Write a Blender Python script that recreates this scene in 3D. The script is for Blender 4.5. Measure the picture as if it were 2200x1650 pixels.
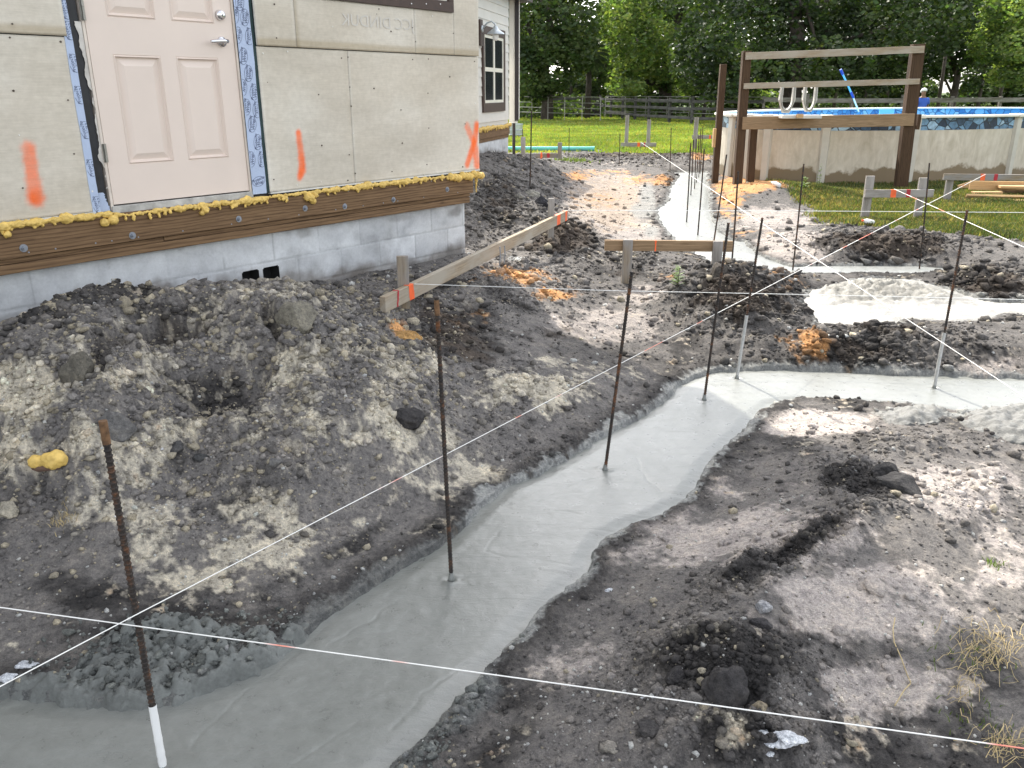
import bpy, math, random
import numpy as np
from mathutils import Matrix, Vector
random.seed(7); rng = np.random.default_rng(7)
for o in list(bpy.data.objects): bpy.data.objects.remove(o)
scene = bpy.context.scene; COL = scene.collection
R = math.radians

# ------------------------------------------------------------ camera, sky, sun, exposure
CAM_H = 1.7; FPX = 1780.0; PITCH = math.atan(629/1780)
cam = bpy.data.objects.new('camera', bpy.data.cameras.new('camera')); COL.objects.link(cam)
cam.location = (0, 0, CAM_H); cam.rotation_euler = (math.pi/2 - PITCH, 0, 0)
cam.data.sensor_width = 36; cam.data.lens = 36*FPX/2200; cam.data.clip_start = .05; cam.data.clip_end = 2000
scene.camera = cam
SUN_EL = R(45); SUN_AZ = R(-18)            # azimuth clockwise from +Y
w = bpy.data.worlds.new('World'); scene.world = w; w.use_nodes = True
nt = w.node_tree; nt.nodes.clear()
sky = nt.nodes.new('ShaderNodeTexSky'); sky.sky_type = 'NISHITA'; sky.sun_disc = False
sky.sun_elevation = SUN_EL; sky.sun_rotation = SUN_AZ; sky.air_density = 1.0; sky.dust_density = 2.5; sky.ozone_density = 1.0
bg = nt.nodes.new('ShaderNodeBackground'); bg.inputs[1].default_value = .15
wo = nt.nodes.new('ShaderNodeOutputWorld'); hs = nt.nodes.new('ShaderNodeHueSaturation'); hs.inputs['Saturation'].default_value = .27  # sky blue cut back so shaded areas stay neutral
nt.links.new(sky.outputs[0], hs.inputs['Color']); nt.links.new(hs.outputs[0], bg.inputs[0]); nt.links.new(bg.outputs[0], wo.inputs[0])
sl = bpy.data.lights.new('sun', 'SUN'); sl.energy = 2.2; sl.angle = R(.5); sl.color = (1, .94, .84)
so = bpy.data.objects.new('sun', sl); COL.objects.link(so)
sd = Vector((math.sin(SUN_AZ)*math.cos(SUN_EL), math.cos(SUN_AZ)*math.cos(SUN_EL), math.sin(SUN_EL)))
so.rotation_euler = sd.to_track_quat('Z', 'Y').to_euler()
scene.view_settings.view_transform = 'Standard'; scene.view_settings.look = 'None'
scene.view_settings.exposure = 1.9; scene.view_settings.gamma = 1

# ------------------------------------------------------------ pixel <-> place
CP, SP = math.cos(PITCH), math.sin(PITCH)
def ray(x, y):
    return x-1100.0, FPX*CP+(825-y)*SP, -FPX*SP+(825-y)*CP
def gz(x, y, z=0.0):                       # point of the picture at height z
    X, Y, Z = ray(x, y); t = (z-CAM_H)/Z; return Vector((X*t, Y*t, z))
def gy(x, y, D):                           # point of the picture at depth D
    X, Y, Z = ray(x, y); t = D/Y; return Vector((X*t, D, CAM_H+Z*t))
def proj(X, Y, Z):                         # numpy: place -> pixel
    dz = Z-CAM_H; d = Y*CP-dz*SP; u = Y*SP+dz*CP; d = np.where(d < .05, .05, d)
    return 1100+X*FPX/d, 825-u*FPX/d

# ------------------------------------------------------------ mesh helpers
WM = {}                                    # world matrix of every object built
def tag(o, label=None, cat=None, group=None, kind=None):
    if label: o['label'] = label
    if cat: o['category'] = cat
    if group: o['group'] = group
    if kind: o['kind'] = kind
    return o
def empty(name, loc, label, cat, group=None):
    o = bpy.data.objects.new(name, None); COL.objects.link(o); o.location = loc; o.empty_display_size = .1
    WM[o] = Matrix.Translation(Vector(loc)); return tag(o, label, cat, group)
def link(name, me, mats, parent=None, M=None, smooth=False):
    o = bpy.data.objects.new(name, me); COL.objects.link(o)
    for m in (mats if isinstance(mats, (list, tuple)) else [mats]): me.materials.append(m)
    M = M or Matrix.Identity(4)
    if parent: o.parent = parent; o.matrix_basis = WM[parent].inverted() @ M
    else: o.matrix_basis = M
    WM[o] = M
    if smooth: me.polygons.foreach_set('use_smooth', [True]*len(me.polygons))
    return o
def npmesh(name, V, F, colors=None):
    """fast mesh from numpy arrays, F = (n,3) or (n,4)"""
    me = bpy.data.meshes.new(name); V = np.asarray(V, np.float32); F = np.asarray(F, np.int32)
    me.vertices.add(len(V)); me.vertices.foreach_set('co', V.ravel())
    k = F.shape[1]; me.loops.add(F.size); me.loops.foreach_set('vertex_index', F.ravel())
    me.polygons.add(len(F)); me.polygons.foreach_set('loop_start', np.arange(0, F.size, k, dtype=np.int32))
    if colors is not None:
        a = me.color_attributes.new('soil', 'FLOAT_COLOR', 'POINT')
        c = np.ones((len(V), 4), np.float32); c[:, :3] = colors; a.data.foreach_set('color', c.ravel())
    me.update(calc_edges=True); me.validate(); return me
class MB:
    def __init__(s): s.v = []; s.f = []; s.m = []; s.cur = 0
    def add(s, vs, fs):
        b = len(s.v); s.v += [tuple(v) for v in vs]; s.f += [tuple(b+i for i in f) for f in fs]; s.m += [s.cur]*len(fs)
    def box(s, a, b):
        x0, y0, z0 = a; x1, y1, z1 = b
        s.add([(x0,y0,z0),(x1,y0,z0),(x1,y1,z0),(x0,y1,z0),(x0,y0,z1),(x1,y0,z1),(x1,y1,z1),(x0,y1,z1)],
              [(0,3,2,1),(4,5,6,7),(0,1,5,4),(1,2,6,5),(2,3,7,6),(3,0,4,7)])
    def tube(s, pts, rad, n=8, caps=True):
        P = [Vector(p) for p in pts]; k = len(P)
        if not isinstance(rad, (list, tuple)): rad = [rad]*k
        vs = []; ref = None
        for i in range(k):
            t = (P[min(i+1, k-1)]-P[max(i-1, 0)])
            if t.length < 1e-9: t = Vector((0, 0, 1))
            t.normalize()
            if ref is None: ref = Vector((1, 0, 0)) if abs(t.x) < .8 else Vector((0, 1, 0))
            a = (ref-t*ref.dot(t)); a.normalize(); ref = a; b = t.cross(a)
            vs += [P[i]+(a*math.cos(2*math.pi*j/n)+b*math.sin(2*math.pi*j/n))*rad[i] for j in range(n)]
        fs = [(i*n+j, i*n+(j+1) % n, (i+1)*n+(j+1) % n, (i+1)*n+j) for i in range(k-1) for j in range(n)]
        if caps: fs += [tuple(range(n))[::-1], tuple((k-1)*n+j for j in range(n))]
        s.add(vs, fs)
    def build(s, name, mat, parent=None, M=None, smooth=False, bevel=0):
        me = bpy.data.meshes.new(name); me.from_pydata(s.v, [], s.f); me.update()
        o = link(name, me, mat, parent, M, smooth)
        if isinstance(mat, (list, tuple)) and len(mat) > 1: me.polygons.foreach_set('material_index', s.m)
        if bevel:
            b = o.modifiers.new('bevel', 'BEVEL'); b.width = bevel; b.segments = 2; b.limit_method = 'ANGLE'; b.harden_normals = False
        return o
def frame(origin, xdir, updir=(0, 0, 1)):
    x = Vector(xdir).normalized(); z = Vector(updir); z = (z-x*z.dot(x)).normalized(); y = z.cross(x)
    M = Matrix((x, y, z)).transposed().to_4x4(); M.translation = Vector(origin); return M
def beam(name, p0, p1, thick, high, mat, parent=None, up=(0, 0, 1), bevel=.004, ends=0):
    """straight timber, length on local x, thick on local y, high on local z"""
    p0 = Vector(p0); p1 = Vector(p1); L = (p1-p0).length
    m = MB(); n = max(2, int(L/.25)); r = random.Random(int(L*9999))
    vs = []; fs = []
    for i in range(n+1):
        x = L*i/n; dy = r.uniform(-1, 1)*.0015; dz = r.uniform(-1, 1)*.0015
        vs += [(x, -thick/2+dy, -high/2+dz), (x, thick/2+dy, -high/2+dz), (x, thick/2+dy, high/2+dz), (x, -thick/2+dy, high/2+dz)]
        if i < n: b = i*4; fs += [(b+j, b+(j+1) % 4, b+4+(j+1) % 4, b+4+j)[::-1] for j in range(4)]
    fs += [(0, 1, 2, 3), tuple(n*4+j for j in (3, 2, 1, 0))]
    m.add(vs, fs)
    return m.build(name, mat, parent, frame(p0, p1-p0, up), bevel=bevel)

# ------------------------------------------------------------ numpy noise
def _h(ix, iy, s):
    n = (ix.astype(np.int64)*374761393+iy.astype(np.int64)*668265263+s*974634777) & 0xffffffff
    n = ((n ^ (n >> 13))*1274126177) & 0xffffffff; n = n ^ (n >> 16); return (n & 0xffff)/65535.0
def vnoise(x, y, s=0):
    ix = np.floor(x); iy = np.floor(y); fx = x-ix; fy = y-iy; ix = ix.astype(np.int64); iy = iy.astype(np.int64)
    fx = fx*fx*fx*(fx*(fx*6-15)+10); fy = fy*fy*fy*(fy*(fy*6-15)+10)
    a = _h(ix, iy, s); b = _h(ix+1, iy, s); c = _h(ix, iy+1, s); d = _h(ix+1, iy+1, s)
    return (a*(1-fx)+b*fx)*(1-fy)+(c*(1-fx)+d*fx)*fy
def fbm(x, y, f, octs, s=0, gain=.5):
    r = 0; a = 1; t = 0
    for i in range(octs):
        c, sn = math.cos(i*1.3+.4), math.sin(i*1.3+.4)
        r = r+a*(vnoise((x*c-y*sn)*f+i*17.3, (x*sn+y*c)*f-i*9.1, s+i)-.5); t += a; a *= gain; f *= 2.03
    return r/t*2                            # about -1..1
def worley(x, y, f, s=0):
    x = x*f; y = y*f; ix = np.floor(x).astype(np.int64); iy = np.floor(y).astype(np.int64); d = np.full(x.shape, 9.0); idv = np.zeros(x.shape)
    for i in (-1, 0, 1):
        for j in (-1, 0, 1):
            cx = ix+i; cy = iy+j; q = (cx+_h(cx, cy, s)-x)**2+(cy+_h(cx, cy, s+5)-y)**2
            m = q < d; d = np.where(m, q, d); idv = np.where(m, _h(cx, cy, s+11), idv)
    return np.sqrt(d), idv
def sstep(a, b, x):
    t = np.clip((x-a)/(b-a), 0, 1); return t*t*(3-2*t)
def polydist(X, Y, poly):
    """signed distance, negative inside"""
    P = np.array(poly, float); n = len(P); d = np.full(X.shape, 1e9); ins = np.zeros(X.shape, bool)
    for i in range(n):
        a = P[i]; b = P[(i+1) % n]; e = b-a; L = e@e
        t = np.clip(((X-a[0])*e[0]+(Y-a[1])*e[1])/max(L, 1e-9), 0, 1)
        d = np.minimum(d, (X-a[0]-t*e[0])**2+(Y-a[1]-t*e[1])**2)
        c = ((a[1] > Y) != (b[1] > Y)) & (X < (b[0]-a[0])*(Y-a[1])/(b[1]-a[1]+1e-12)+a[0]); ins ^= c
    d = np.sqrt(d); return np.where(ins, -d, d)

# ------------------------------------------------------------ materials
def lin(c): return tuple(((v/255+.055)/1.055)**2.4 if v > 10 else v/255/12.92 for v in c)
class Mat:
    def __init__(s, name, rough=.8, spec=.5):
        s.m = bpy.data.materials.new(name); s.m.use_nodes = True; s.t = s.m.node_tree; s.b = s.t.nodes['Principled BSDF']
        s.b.inputs['Roughness'].default_value = rough; s.b.inputs['Specular IOR Level'].default_value = spec
    def n(s, typ, **kw):
        x = s.t.nodes.new(typ)
        for k, v in kw.items():
            if k in x.inputs: x.inputs[k].default_value = v
            else: setattr(x, k, v)
        return x
    def l(s, a, b): s.t.links.new(a, b)
    def coord(s, scale=(1, 1, 1), kind='Object'):
        tc = s.n('ShaderNodeTexCoord'); mp = s.n('ShaderNodeMapping'); mp.inputs['Scale'].default_value = scale
        s.l(tc.outputs[kind], mp.inputs[0]); return mp.outputs[0]
    def noise(s, vec, scale, detail=6, rough=.6, dist=0):
        x = s.n('ShaderNodeTexNoise'); x.inputs['Scale'].default_value = scale; x.inputs['Detail'].default_value = detail
        x.inputs['Roughness'].default_value = rough; x.inputs['Distortion'].default_value = dist; s.l(vec, x.inputs[0]); return x.outputs[0]
    def ramp(s, f, stops):
        x = s.n('ShaderNodeValToRGB'); e = x.color_ramp.elements
        while len(e) < len(stops): e.new(.5)
        for i, (p, c) in enumerate(stops): e[i].position = p; e[i].color = (*c, 1) if len(c) == 3 else c
        s.l(f, x.inputs[0]); return x.outputs[0]
    def mix(s, f, a, b, mode='MIX'):
        x = s.n('ShaderNodeMix', data_type='RGBA', blend_type=mode)
        for sock, v in ((x.inputs[0], f), (x.inputs[6], a), (x.inputs[7], b)):
            if hasattr(v, 'is_linked') or hasattr(v, 'links'): s.l(v, sock)
            else: sock.default_value = v if isinstance(v, (int, float)) else (*v, 1)
        return x.outputs[2]
    def bump(s, h, strength=.3, dist=.01):
        x = s.n('ShaderNodeBump'); x.inputs['Strength'].default_value = strength; x.inputs['Distance'].default_value = dist
        s.l(h, x.inputs['Height']); s.l(x.outputs[0], s.b.inputs['Normal']); return x
    def color(s, c):
        if isinstance(c, tuple): s.b.inputs['Base Color'].default_value = (*c, 1)
        else: s.l(c, s.b.inputs['Base Color'])
        return s
def simple(name, c, rough=.7, spec=.5, metal=0, var=.12, scale=12, bump=.15, bdist=.003):
    m = Mat(name, rough, spec); v = m.coord(); f = m.noise(v, scale, 8, .6)
    lo = tuple(max(0, x*(1-var)) for x in c); hi = tuple(min(1, x*(1+var)) for x in c)
    m.color(m.ramp(f, [(.3, lo), (.7, hi)])); m.b.inputs['Metallic'].default_value = metal
    if bump: m.bump(m.noise(v, scale*4, 8, .7), bump, bdist)
    return m.m
def wood(name, base, dark, grey=None, scale=1.0, contrast=1.0, knots=True):
    m = Mat(name, .85, .25); v = m.coord((1.2*scale, 14*scale, 14*scale))
    g = m.noise(v, 3, 8, .65, 1.2); g2 = m.noise(m.coord((2, 60, 60)), 3, 5, .6, .3)
    wv = m.n('ShaderNodeTexWave', wave_type='BANDS', bands_direction='Z'); wv.inputs['Scale'].default_value = 5*scale
    wv.inputs['Distortion'].default_value = 9; wv.inputs['Detail'].default_value = 3; wv.inputs['Detail Scale'].default_value = .7
    m.l(m.coord((.35, 3, 3)), wv.inputs[0])
    mid = tuple((a+b)/2 for a, b in zip(base, dark))
    c = m.ramp(g, [(.3, dark), (.5, mid), (.68, base)])
    c = m.mix(.45*contrast, c, m.ramp(wv.outputs[0], [(.0, dark), (.5, base), (1, base)]), 'MIX')
    c = m.mix(.3, c, m.ramp(g2, [(.35, (.35, .35, .35)), (.6, (1, 1, 1))]), 'MULTIPLY')
    if grey:
        c = m.mix(m.ramp(m.noise(m.coord((.8, 3, 3)), 2.5, 6, .6), [(.4, (0, 0, 0)), (.62, (1, 1, 1))]), c, grey)
    if knots:
        vo = m.n('ShaderNodeTexVoronoi', feature='F1'); vo.inputs['Scale'].default_value = 2.2; m.l(m.coord((1, 2.2, 2.2)), vo.inputs[0])
        c = m.mix(m.ramp(vo.outputs['Distance'], [(.0, (1, 1, 1)), (.045, (.6, .6, .6)), (.09, (0, 0, 0))]), c, tuple(x*.35 for x in dark))
    m.color(c); m.bump(g, .35, .004); return m.m
M = {}
M['wood_brown'] = wood('stained_treated_wood', (.25, .155, .082), (.08, .045, .024), scale=1)
M['wood_post'] = wood('dark_brown_post_wood', (.10, .06, .034), (.035, .021, .013), scale=.8)
M['wood_deck'] = wood('tan_deck_board_wood', (.36, .25, .15), (.17, .11, .06), scale=.8, contrast=.6)
M['wood_pale'] = wood('weathered_pale_rail_wood', (.42, .34, .24), (.2, .15, .1), (.36, .32, .26), contrast=.6)
M['wood_grey'] = wood('weathered_grey_wood', (.3, .27, .23), (.12, .105, .09), (.33, .31, .29), contrast=.6)
M['wood_new'] = wood('fresh_pine_wood', (.62, .42, .22), (.42, .26, .12), contrast=.4)
M['wood_stake'] = wood('stake_wood', (.36, .29, .2), (.15, .11, .07), (.26, .25, .24), contrast=.5)
M['wood_fence'] = wood('grey_black_fence_wood', (.09, .085, .08), (.03, .028, .026), (.12, .115, .11))
M['orange_paint'] = simple('orange_marking_paint', (.85, .13, .03), .6, var=.15)
M['red_paint'] = simple('dark_red_marking_paint', (.4, .02, .03), .6, var=.2)
M['bolt'] = simple('galvanised_bolt_steel', (.3, .32, .36), .45, metal=.7)
M['steel'] = simple('brushed_steel', (.6, .6, .62), .3, metal=.9, bump=.05)
M['chrome'] = simple('polished_nickel', (.75, .75, .77), .18, metal=1, bump=.02)
M['galv'] = simple('galvanised_sheet', (.5, .54, .56), .4, metal=.5)
M['brown_trim'] = simple('dark_brown_trim_paint', (.055, .032, .024), .6, var=.2, scale=20)
M['dark_trim'] = simple('black_brown_trim', (.018, .012, .012), .5)
M['cream'] = simple('cream_vinyl', (.72, .7, .6), .4, var=.05)
M['white_paint'] = simple('white_paint', (.78, .77, .73), .5, var=.06)
M['white_plastic'] = simple('white_plastic', (.8, .8, .78), .35, var=.04)
M['pool_rim'] = simple('pool_rim_resin', (.76, .72, .63), .4, var=.07, scale=4)
M['pool_upright'] = simple('pool_upright_resin', (.52, .49, .42), .5, var=.1, scale=3)
M['ladder'] = simple('ladder_grey_resin', (.55, .53, .48), .4, var=.12)
M['pipe_green'] = simple('sea_green_pvc', (.13, .5, .42), .35, var=.08, scale=3)
M['blue_pole'] = simple('light_blue_pole', (.15, .5, .75), .3, var=.05)
M['blue_grip'] = simple('dark_blue_grip', (.01, .05, .35), .4)
M['pink_string'] = simple('pink_string', (.8, .22, .15), .7, var=.1)
M['foam'] = simple('yellow_spray_foam', (.66, .45, .12), .62, var=.22, scale=30, bump=.35, bdist=.004)
M['mulch'] = simple('foam_underside', (.12, .07, .05), .9)
M['skin'] = simple('skin', (.2, .11, .07), .6); M['shirt'] = simple('blue_shirt', (.03, .09, .4), .8)
M['cap'] = simple('white_cap', (.7, .7, .7), .8); M['jeans'] = simple('dark_trousers', (.03, .03, .05), .9)
M['straw'] = simple('dry_straw', (.42, .33, .17), .8, var=.3, scale=30)
M['concrete_crust'] = simple('dried_concrete_splash', (.4, .4, .39), .9, var=.2, scale=60)
M['dark_hole'] = simple('dark_vent_interior', (.012, .012, .012), .9)
M['glass'] = simple('dark_screened_glass', (.02, .022, .027), .12, var=.1, bump=0)
def m_rebar():
    m = Mat('rusty_rebar', .75, .4); v = m.coord(); m.b.inputs['Metallic'].default_value = .25
    m.color(m.ramp(m.noise(v, 22, 6, .7), [(.32, (.018, .018, .02)), (.52, (.045, .036, .03)), (.68, (.17, .07, .028))])); m.bump(m.noise(v, 300, 3), .3, .001); return m.m
M['rebar'] = m_rebar()
M['rust'] = simple('orange_rust', (.14, .075, .035), .85, var=.55, scale=60)
def m_string():
    m = Mat('white_and_pink_string', .7, .3); f = m.noise(m.coord((1, 1, 1)), 3.2, 2, .5)
    m.color(m.ramp(f, [(.60, (.85, .84, .8)), (.63, (.85, .3, .22))])); return m.m
M['string'] = m_string()
M['string_white'] = simple('white_string', (.85, .85, .82), .7, var=.05)
def m_soil(name='dug_soil', att=True, rough=.95):
    m = Mat(name, rough, .18); v = m.coord((1, 1, 1))
    a = m.n('ShaderNodeAttribute', attribute_name='soil'); c = a.outputs['Color']
    n1 = m.noise(v, 9, 10, .72, .3); n2 = m.noise(v, 60, 8, .75); n3 = m.noise(v, 260, 5, .7)
    c = m.mix(1.0, c, m.ramp(n1, [(.3, (.6, .6, .62)), (.5, (1, 1, 1)), (.7, (1.38, 1.34, 1.27))]), 'MULTIPLY')
    c = m.mix(1.0, c, m.ramp(n2, [(.3, (.5, .5, .52)), (.5, (1, 1, 1)), (.72, (1.55, 1.52, 1.45))]), 'MULTIPLY')
    c = m.mix(.6, c, m.ramp(n3, [(.35, (.6, .6, .6)), (.65, (1.4, 1.4, 1.4))]), 'MULTIPLY')
    m.color(c)
    ad = m.n('ShaderNodeMath', operation='MULTIPLY_ADD'); m.l(n2, ad.inputs[0]); ad.inputs[1].default_value = 1.3; m.l(n3, ad.inputs[2])
    m.bump(ad.outputs[0], .75, .012); return m.m
M['soil'] = m_soil()
def m_concrete():
    m = Mat('wet_concrete', .5, .5); v = m.coord()
    n1 = m.noise(v, 1.1, 5, .5); n2 = m.noise(v, 16, 8, .65); n3 = m.noise(v, 130, 5, .7)
    c = m.ramp(n1, [(.3, (.16, .167, .152)), (.7, (.215, .22, .206))])
    c = m.mix(1, c, m.ramp(n2, [(.3, (.86, .86, .86)), (.7, (1.08, 1.08, 1.08))]), 'MULTIPLY')
    # darker pits left by the trowel
    c = m.mix(m.ramp(n3, [(.68, (0, 0, 0)), (.76, (1, 1, 1))]), c, (.085, .085, .08))
    m.color(c)
    r = m.n('ShaderNodeMapRange'); m.l(n2, r.inputs[0]); r.inputs[1].default_value = .3; r.inputs[2].default_value = .7; r.inputs[3].default_value = .24; r.inputs[4].default_value = .42
    m.l(r.outputs[0], m.b.inputs['Roughness'])
    wv = m.noise(m.coord((1.2, 5, 1)), 2.2, 7, .55, .8)
    ad = m.n('ShaderNodeMath', operation='MULTIPLY_ADD'); m.l(n3, ad.inputs[0]); ad.inputs[1].default_value = .22; m.l(wv, ad.inputs[2])
    m.bump(ad.outputs[0], .42, .012); return m.m
M['concrete'] = m_concrete()
def m_rubble():
    m = Mat('rough_wet_concrete', .6, .5); v = m.coord()
    n = m.noise(v, 70, 9, .75); n0 = m.noise(v, 3, 5, .6)
    a = m.n('ShaderNodeAttribute', attribute_name='soil')
    c = m.mix(1, a.outputs['Color'], m.ramp(n, [(.3, (.75, .75, .75)), (.7, (1.2, 1.2, 1.2))]), 'MULTIPLY')
    c = m.mix(1, c, m.ramp(n0, [(.3, (.85, .85, .85)), (.7, (1.1, 1.1, 1.1))]), 'MULTIPLY')
    m.color(c); m.bump(n, .8, .01); return m.m
M['rubble'] = m_rubble()
def m_leaf(name, a, b, c3, tr=.35):
    m = Mat(name, .55, .35); g = m.n('ShaderNodeNewGeometry'); n = m.noise(m.coord(), .55, 4, .6); at = m.n('ShaderNodeAttribute', attribute_name='soil')
    c = m.ramp(n, [(.35, a), (.5, b), (.66, c3)]); c = m.mix(1, c, at.outputs['Color'], 'MULTIPLY'); m.color(c)
    t = m.n('ShaderNodeBsdfTranslucent'); m.l(m.mix(1, c, (1.5, 1.6, .7), 'MULTIPLY'), t.inputs[0]); mx = m.n('ShaderNodeMixShader'); mx.inputs[0].default_value = tr
    out = m.t.nodes['Material Output']; m.l(m.b.outputs[0], mx.inputs[1]); m.l(t.outputs[0], mx.inputs[2]); m.l(mx.outputs[0], out.inputs[0]); return m.m
M['leaf_dark'] = m_leaf('dark_oak_leaves', (.014, .026, .010), (.03, .052, .016), (.075, .11, .038), .26)  # lightest ramp colour raised to suggest sunlit leaf clumps
M['leaf_mid'] = m_leaf('mid_green_leaves', (.028, .05, .018), (.055, .085, .028), (.10, .145, .05), .32)
M['leaf_light'] = m_leaf('light_green_leaves', (.05, .085, .026), (.13, .19, .06), (.24, .31, .11), .42)  # colours brightened to make crowns look sunlit
M['leaf_palm'] = m_leaf('palm_fronds', (.05, .075, .035), (.07, .1, .045), (.1, .14, .06), .25)
M['grass'] = m_leaf('lawn_grass', (.10, .145, .035), (.15, .20, .045), (.23, .26, .075), .3)
M['bark'] = simple('bark', (.07, .055, .045), .95, var=.35, scale=6, bump=.8, bdist=.03)

# ------------------------------------------------------------ wall A geometry helpers
AX = Vector((-2.28, 4.83, 0)); aa = R(37.4); AD = Vector((math.sin(aa), math.cos(aa), 0)); AN = Vector((AD.y, -AD.x, 0))
MA = Matrix((AD, -AN, Vector((0, 0, 1)))).transposed().to_4x4(); MA.translation = AX    # local x along wall, y into house, z up
def WA(x, y):
    X, Y, Z = ray(x, y); n = AN; t = (AX.x*n.x+AX.y*n.y)/(X*n.x+Y*n.y)
    return (X*t-AX.x)*AD.x+(Y*t-AX.y)*AD.y, CAM_H+Z*t
B1 = Vector((-.08, 17.7, 0)); B0 = Vector((-.63, 15.4, 0)); BD = (B1-B0).normalized(); BN = Vector((BD.y, -BD.x, 0))
MBm = Matrix((BD, -BN, Vector((0, 0, 1)))).transposed().to_4x4(); MBm.translation = B0
def WB(x, y):
    X, Y, Z = ray(x, y); n = BN; t = (B0.x*n.x+B0.y*n.y)/(X*n.x+Y*n.y)
    return (X*t-B0.x)*BD.x+(Y*t-B0.y)*BD.y, CAM_H+Z*t

# ------------------------------------------------------------ concrete outlines (world)
def P2(l, z=0): return [tuple(gz(x, y, z)[:2]) for x, y in l]
main_poly = P2([(-700,1560),(-300,1520),(0,1510),(150,1522),(330,1530),(440,1495),(560,1448),(640,1388),(720,1322),(800,1265),(900,1205),(960,1168),
  (1010,1125),(1050,1085),(1100,1045),(1160,1022),(1230,985),(1290,948),(1360,908),(1420,872),(1455,838),(1485,815),(1530,799),(1600,795),(1700,795),
  (1850,800),(2000,808),(2200,814),(2700,830),(2700,930),(2200,893),(2080,884),(1950,868),(1800,857),(1700,854),(1650,864),(1622,884),(1590,922),(1550,955),(1515,990),
  (1495,1030),(1465,1070),(1400,1105),(1335,1128),(1285,1152),(1262,1185),(1245,1225),(1195,1268),(1145,1308),(1108,1345),(1075,1392),(1025,1438),
  (965,1500),(900,1575),(820,1650),(700,1760),(400,2100),(-700,2100)])
def Z7(l): return [(1300+x/2.444, 350+y/2.444) for x, y in l]
far_poly = P2([(1440,370),(1462,377),(1452,390),(1441,405),(1441,428),(1416,452),(1420,475),(1443,505),(1480,533),(1529,562),(1600,577),(1652,587),(1709,587),(1790,587),(1873,585),
  (1960,588),(2036,589),(2062,582),(2045,577),(1975,571),(1860,570),(1770,570),(1701,572),(1668,562),(1619,541),(1595,519),(1562,513),(1537,491),(1521,448),(1523,430),(1521,403),(1516,385),(1517,370)])
puddle_poly = P2(Z7([(1020,740),(1090,680),(1200,660),(1300,620),(1450,606),(1600,618),(1850,680),(2000,720),(2200,728),(2500,735),(2500,800),(2200,800),(2080,790),(1990,835),(1800,840),
  (1600,822),(1500,858),(1380,866),(1200,868),(1120,850),(1080,790)]))
crust1_poly = P2([(1908,905),(1925,893),(1965,890),(2010,892),(2022,905),(2000,922),(1955,926),(1920,925)], .04)
crust2_poly = P2([(2072,925),(2090,908),(2140,895),(2230,890),(2300,910),(2300,985),(2200,975),(2150,965),(2095,945)], .04)
pool_c = np.array([9.95, 20.75]); pa, pb = 6.5, 3.0; paz = R(55); pu = np.array([math.sin(paz), math.cos(paz)]); pv = np.array([-pu[1], pu[0]])
def poolpt(t, k=1.0, off=0):
    e = 2/2.03; c, s = math.cos(t), math.sin(t)
    q = pool_c+pu*(pa+off)*math.copysign(abs(c)**e, c)+pv*(pb+off)*math.copysign(abs(s)**e, s); return float(q[0]), float(q[1])
pool_poly = [poolpt(2*math.pi*i/72) for i in range(72)]

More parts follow.
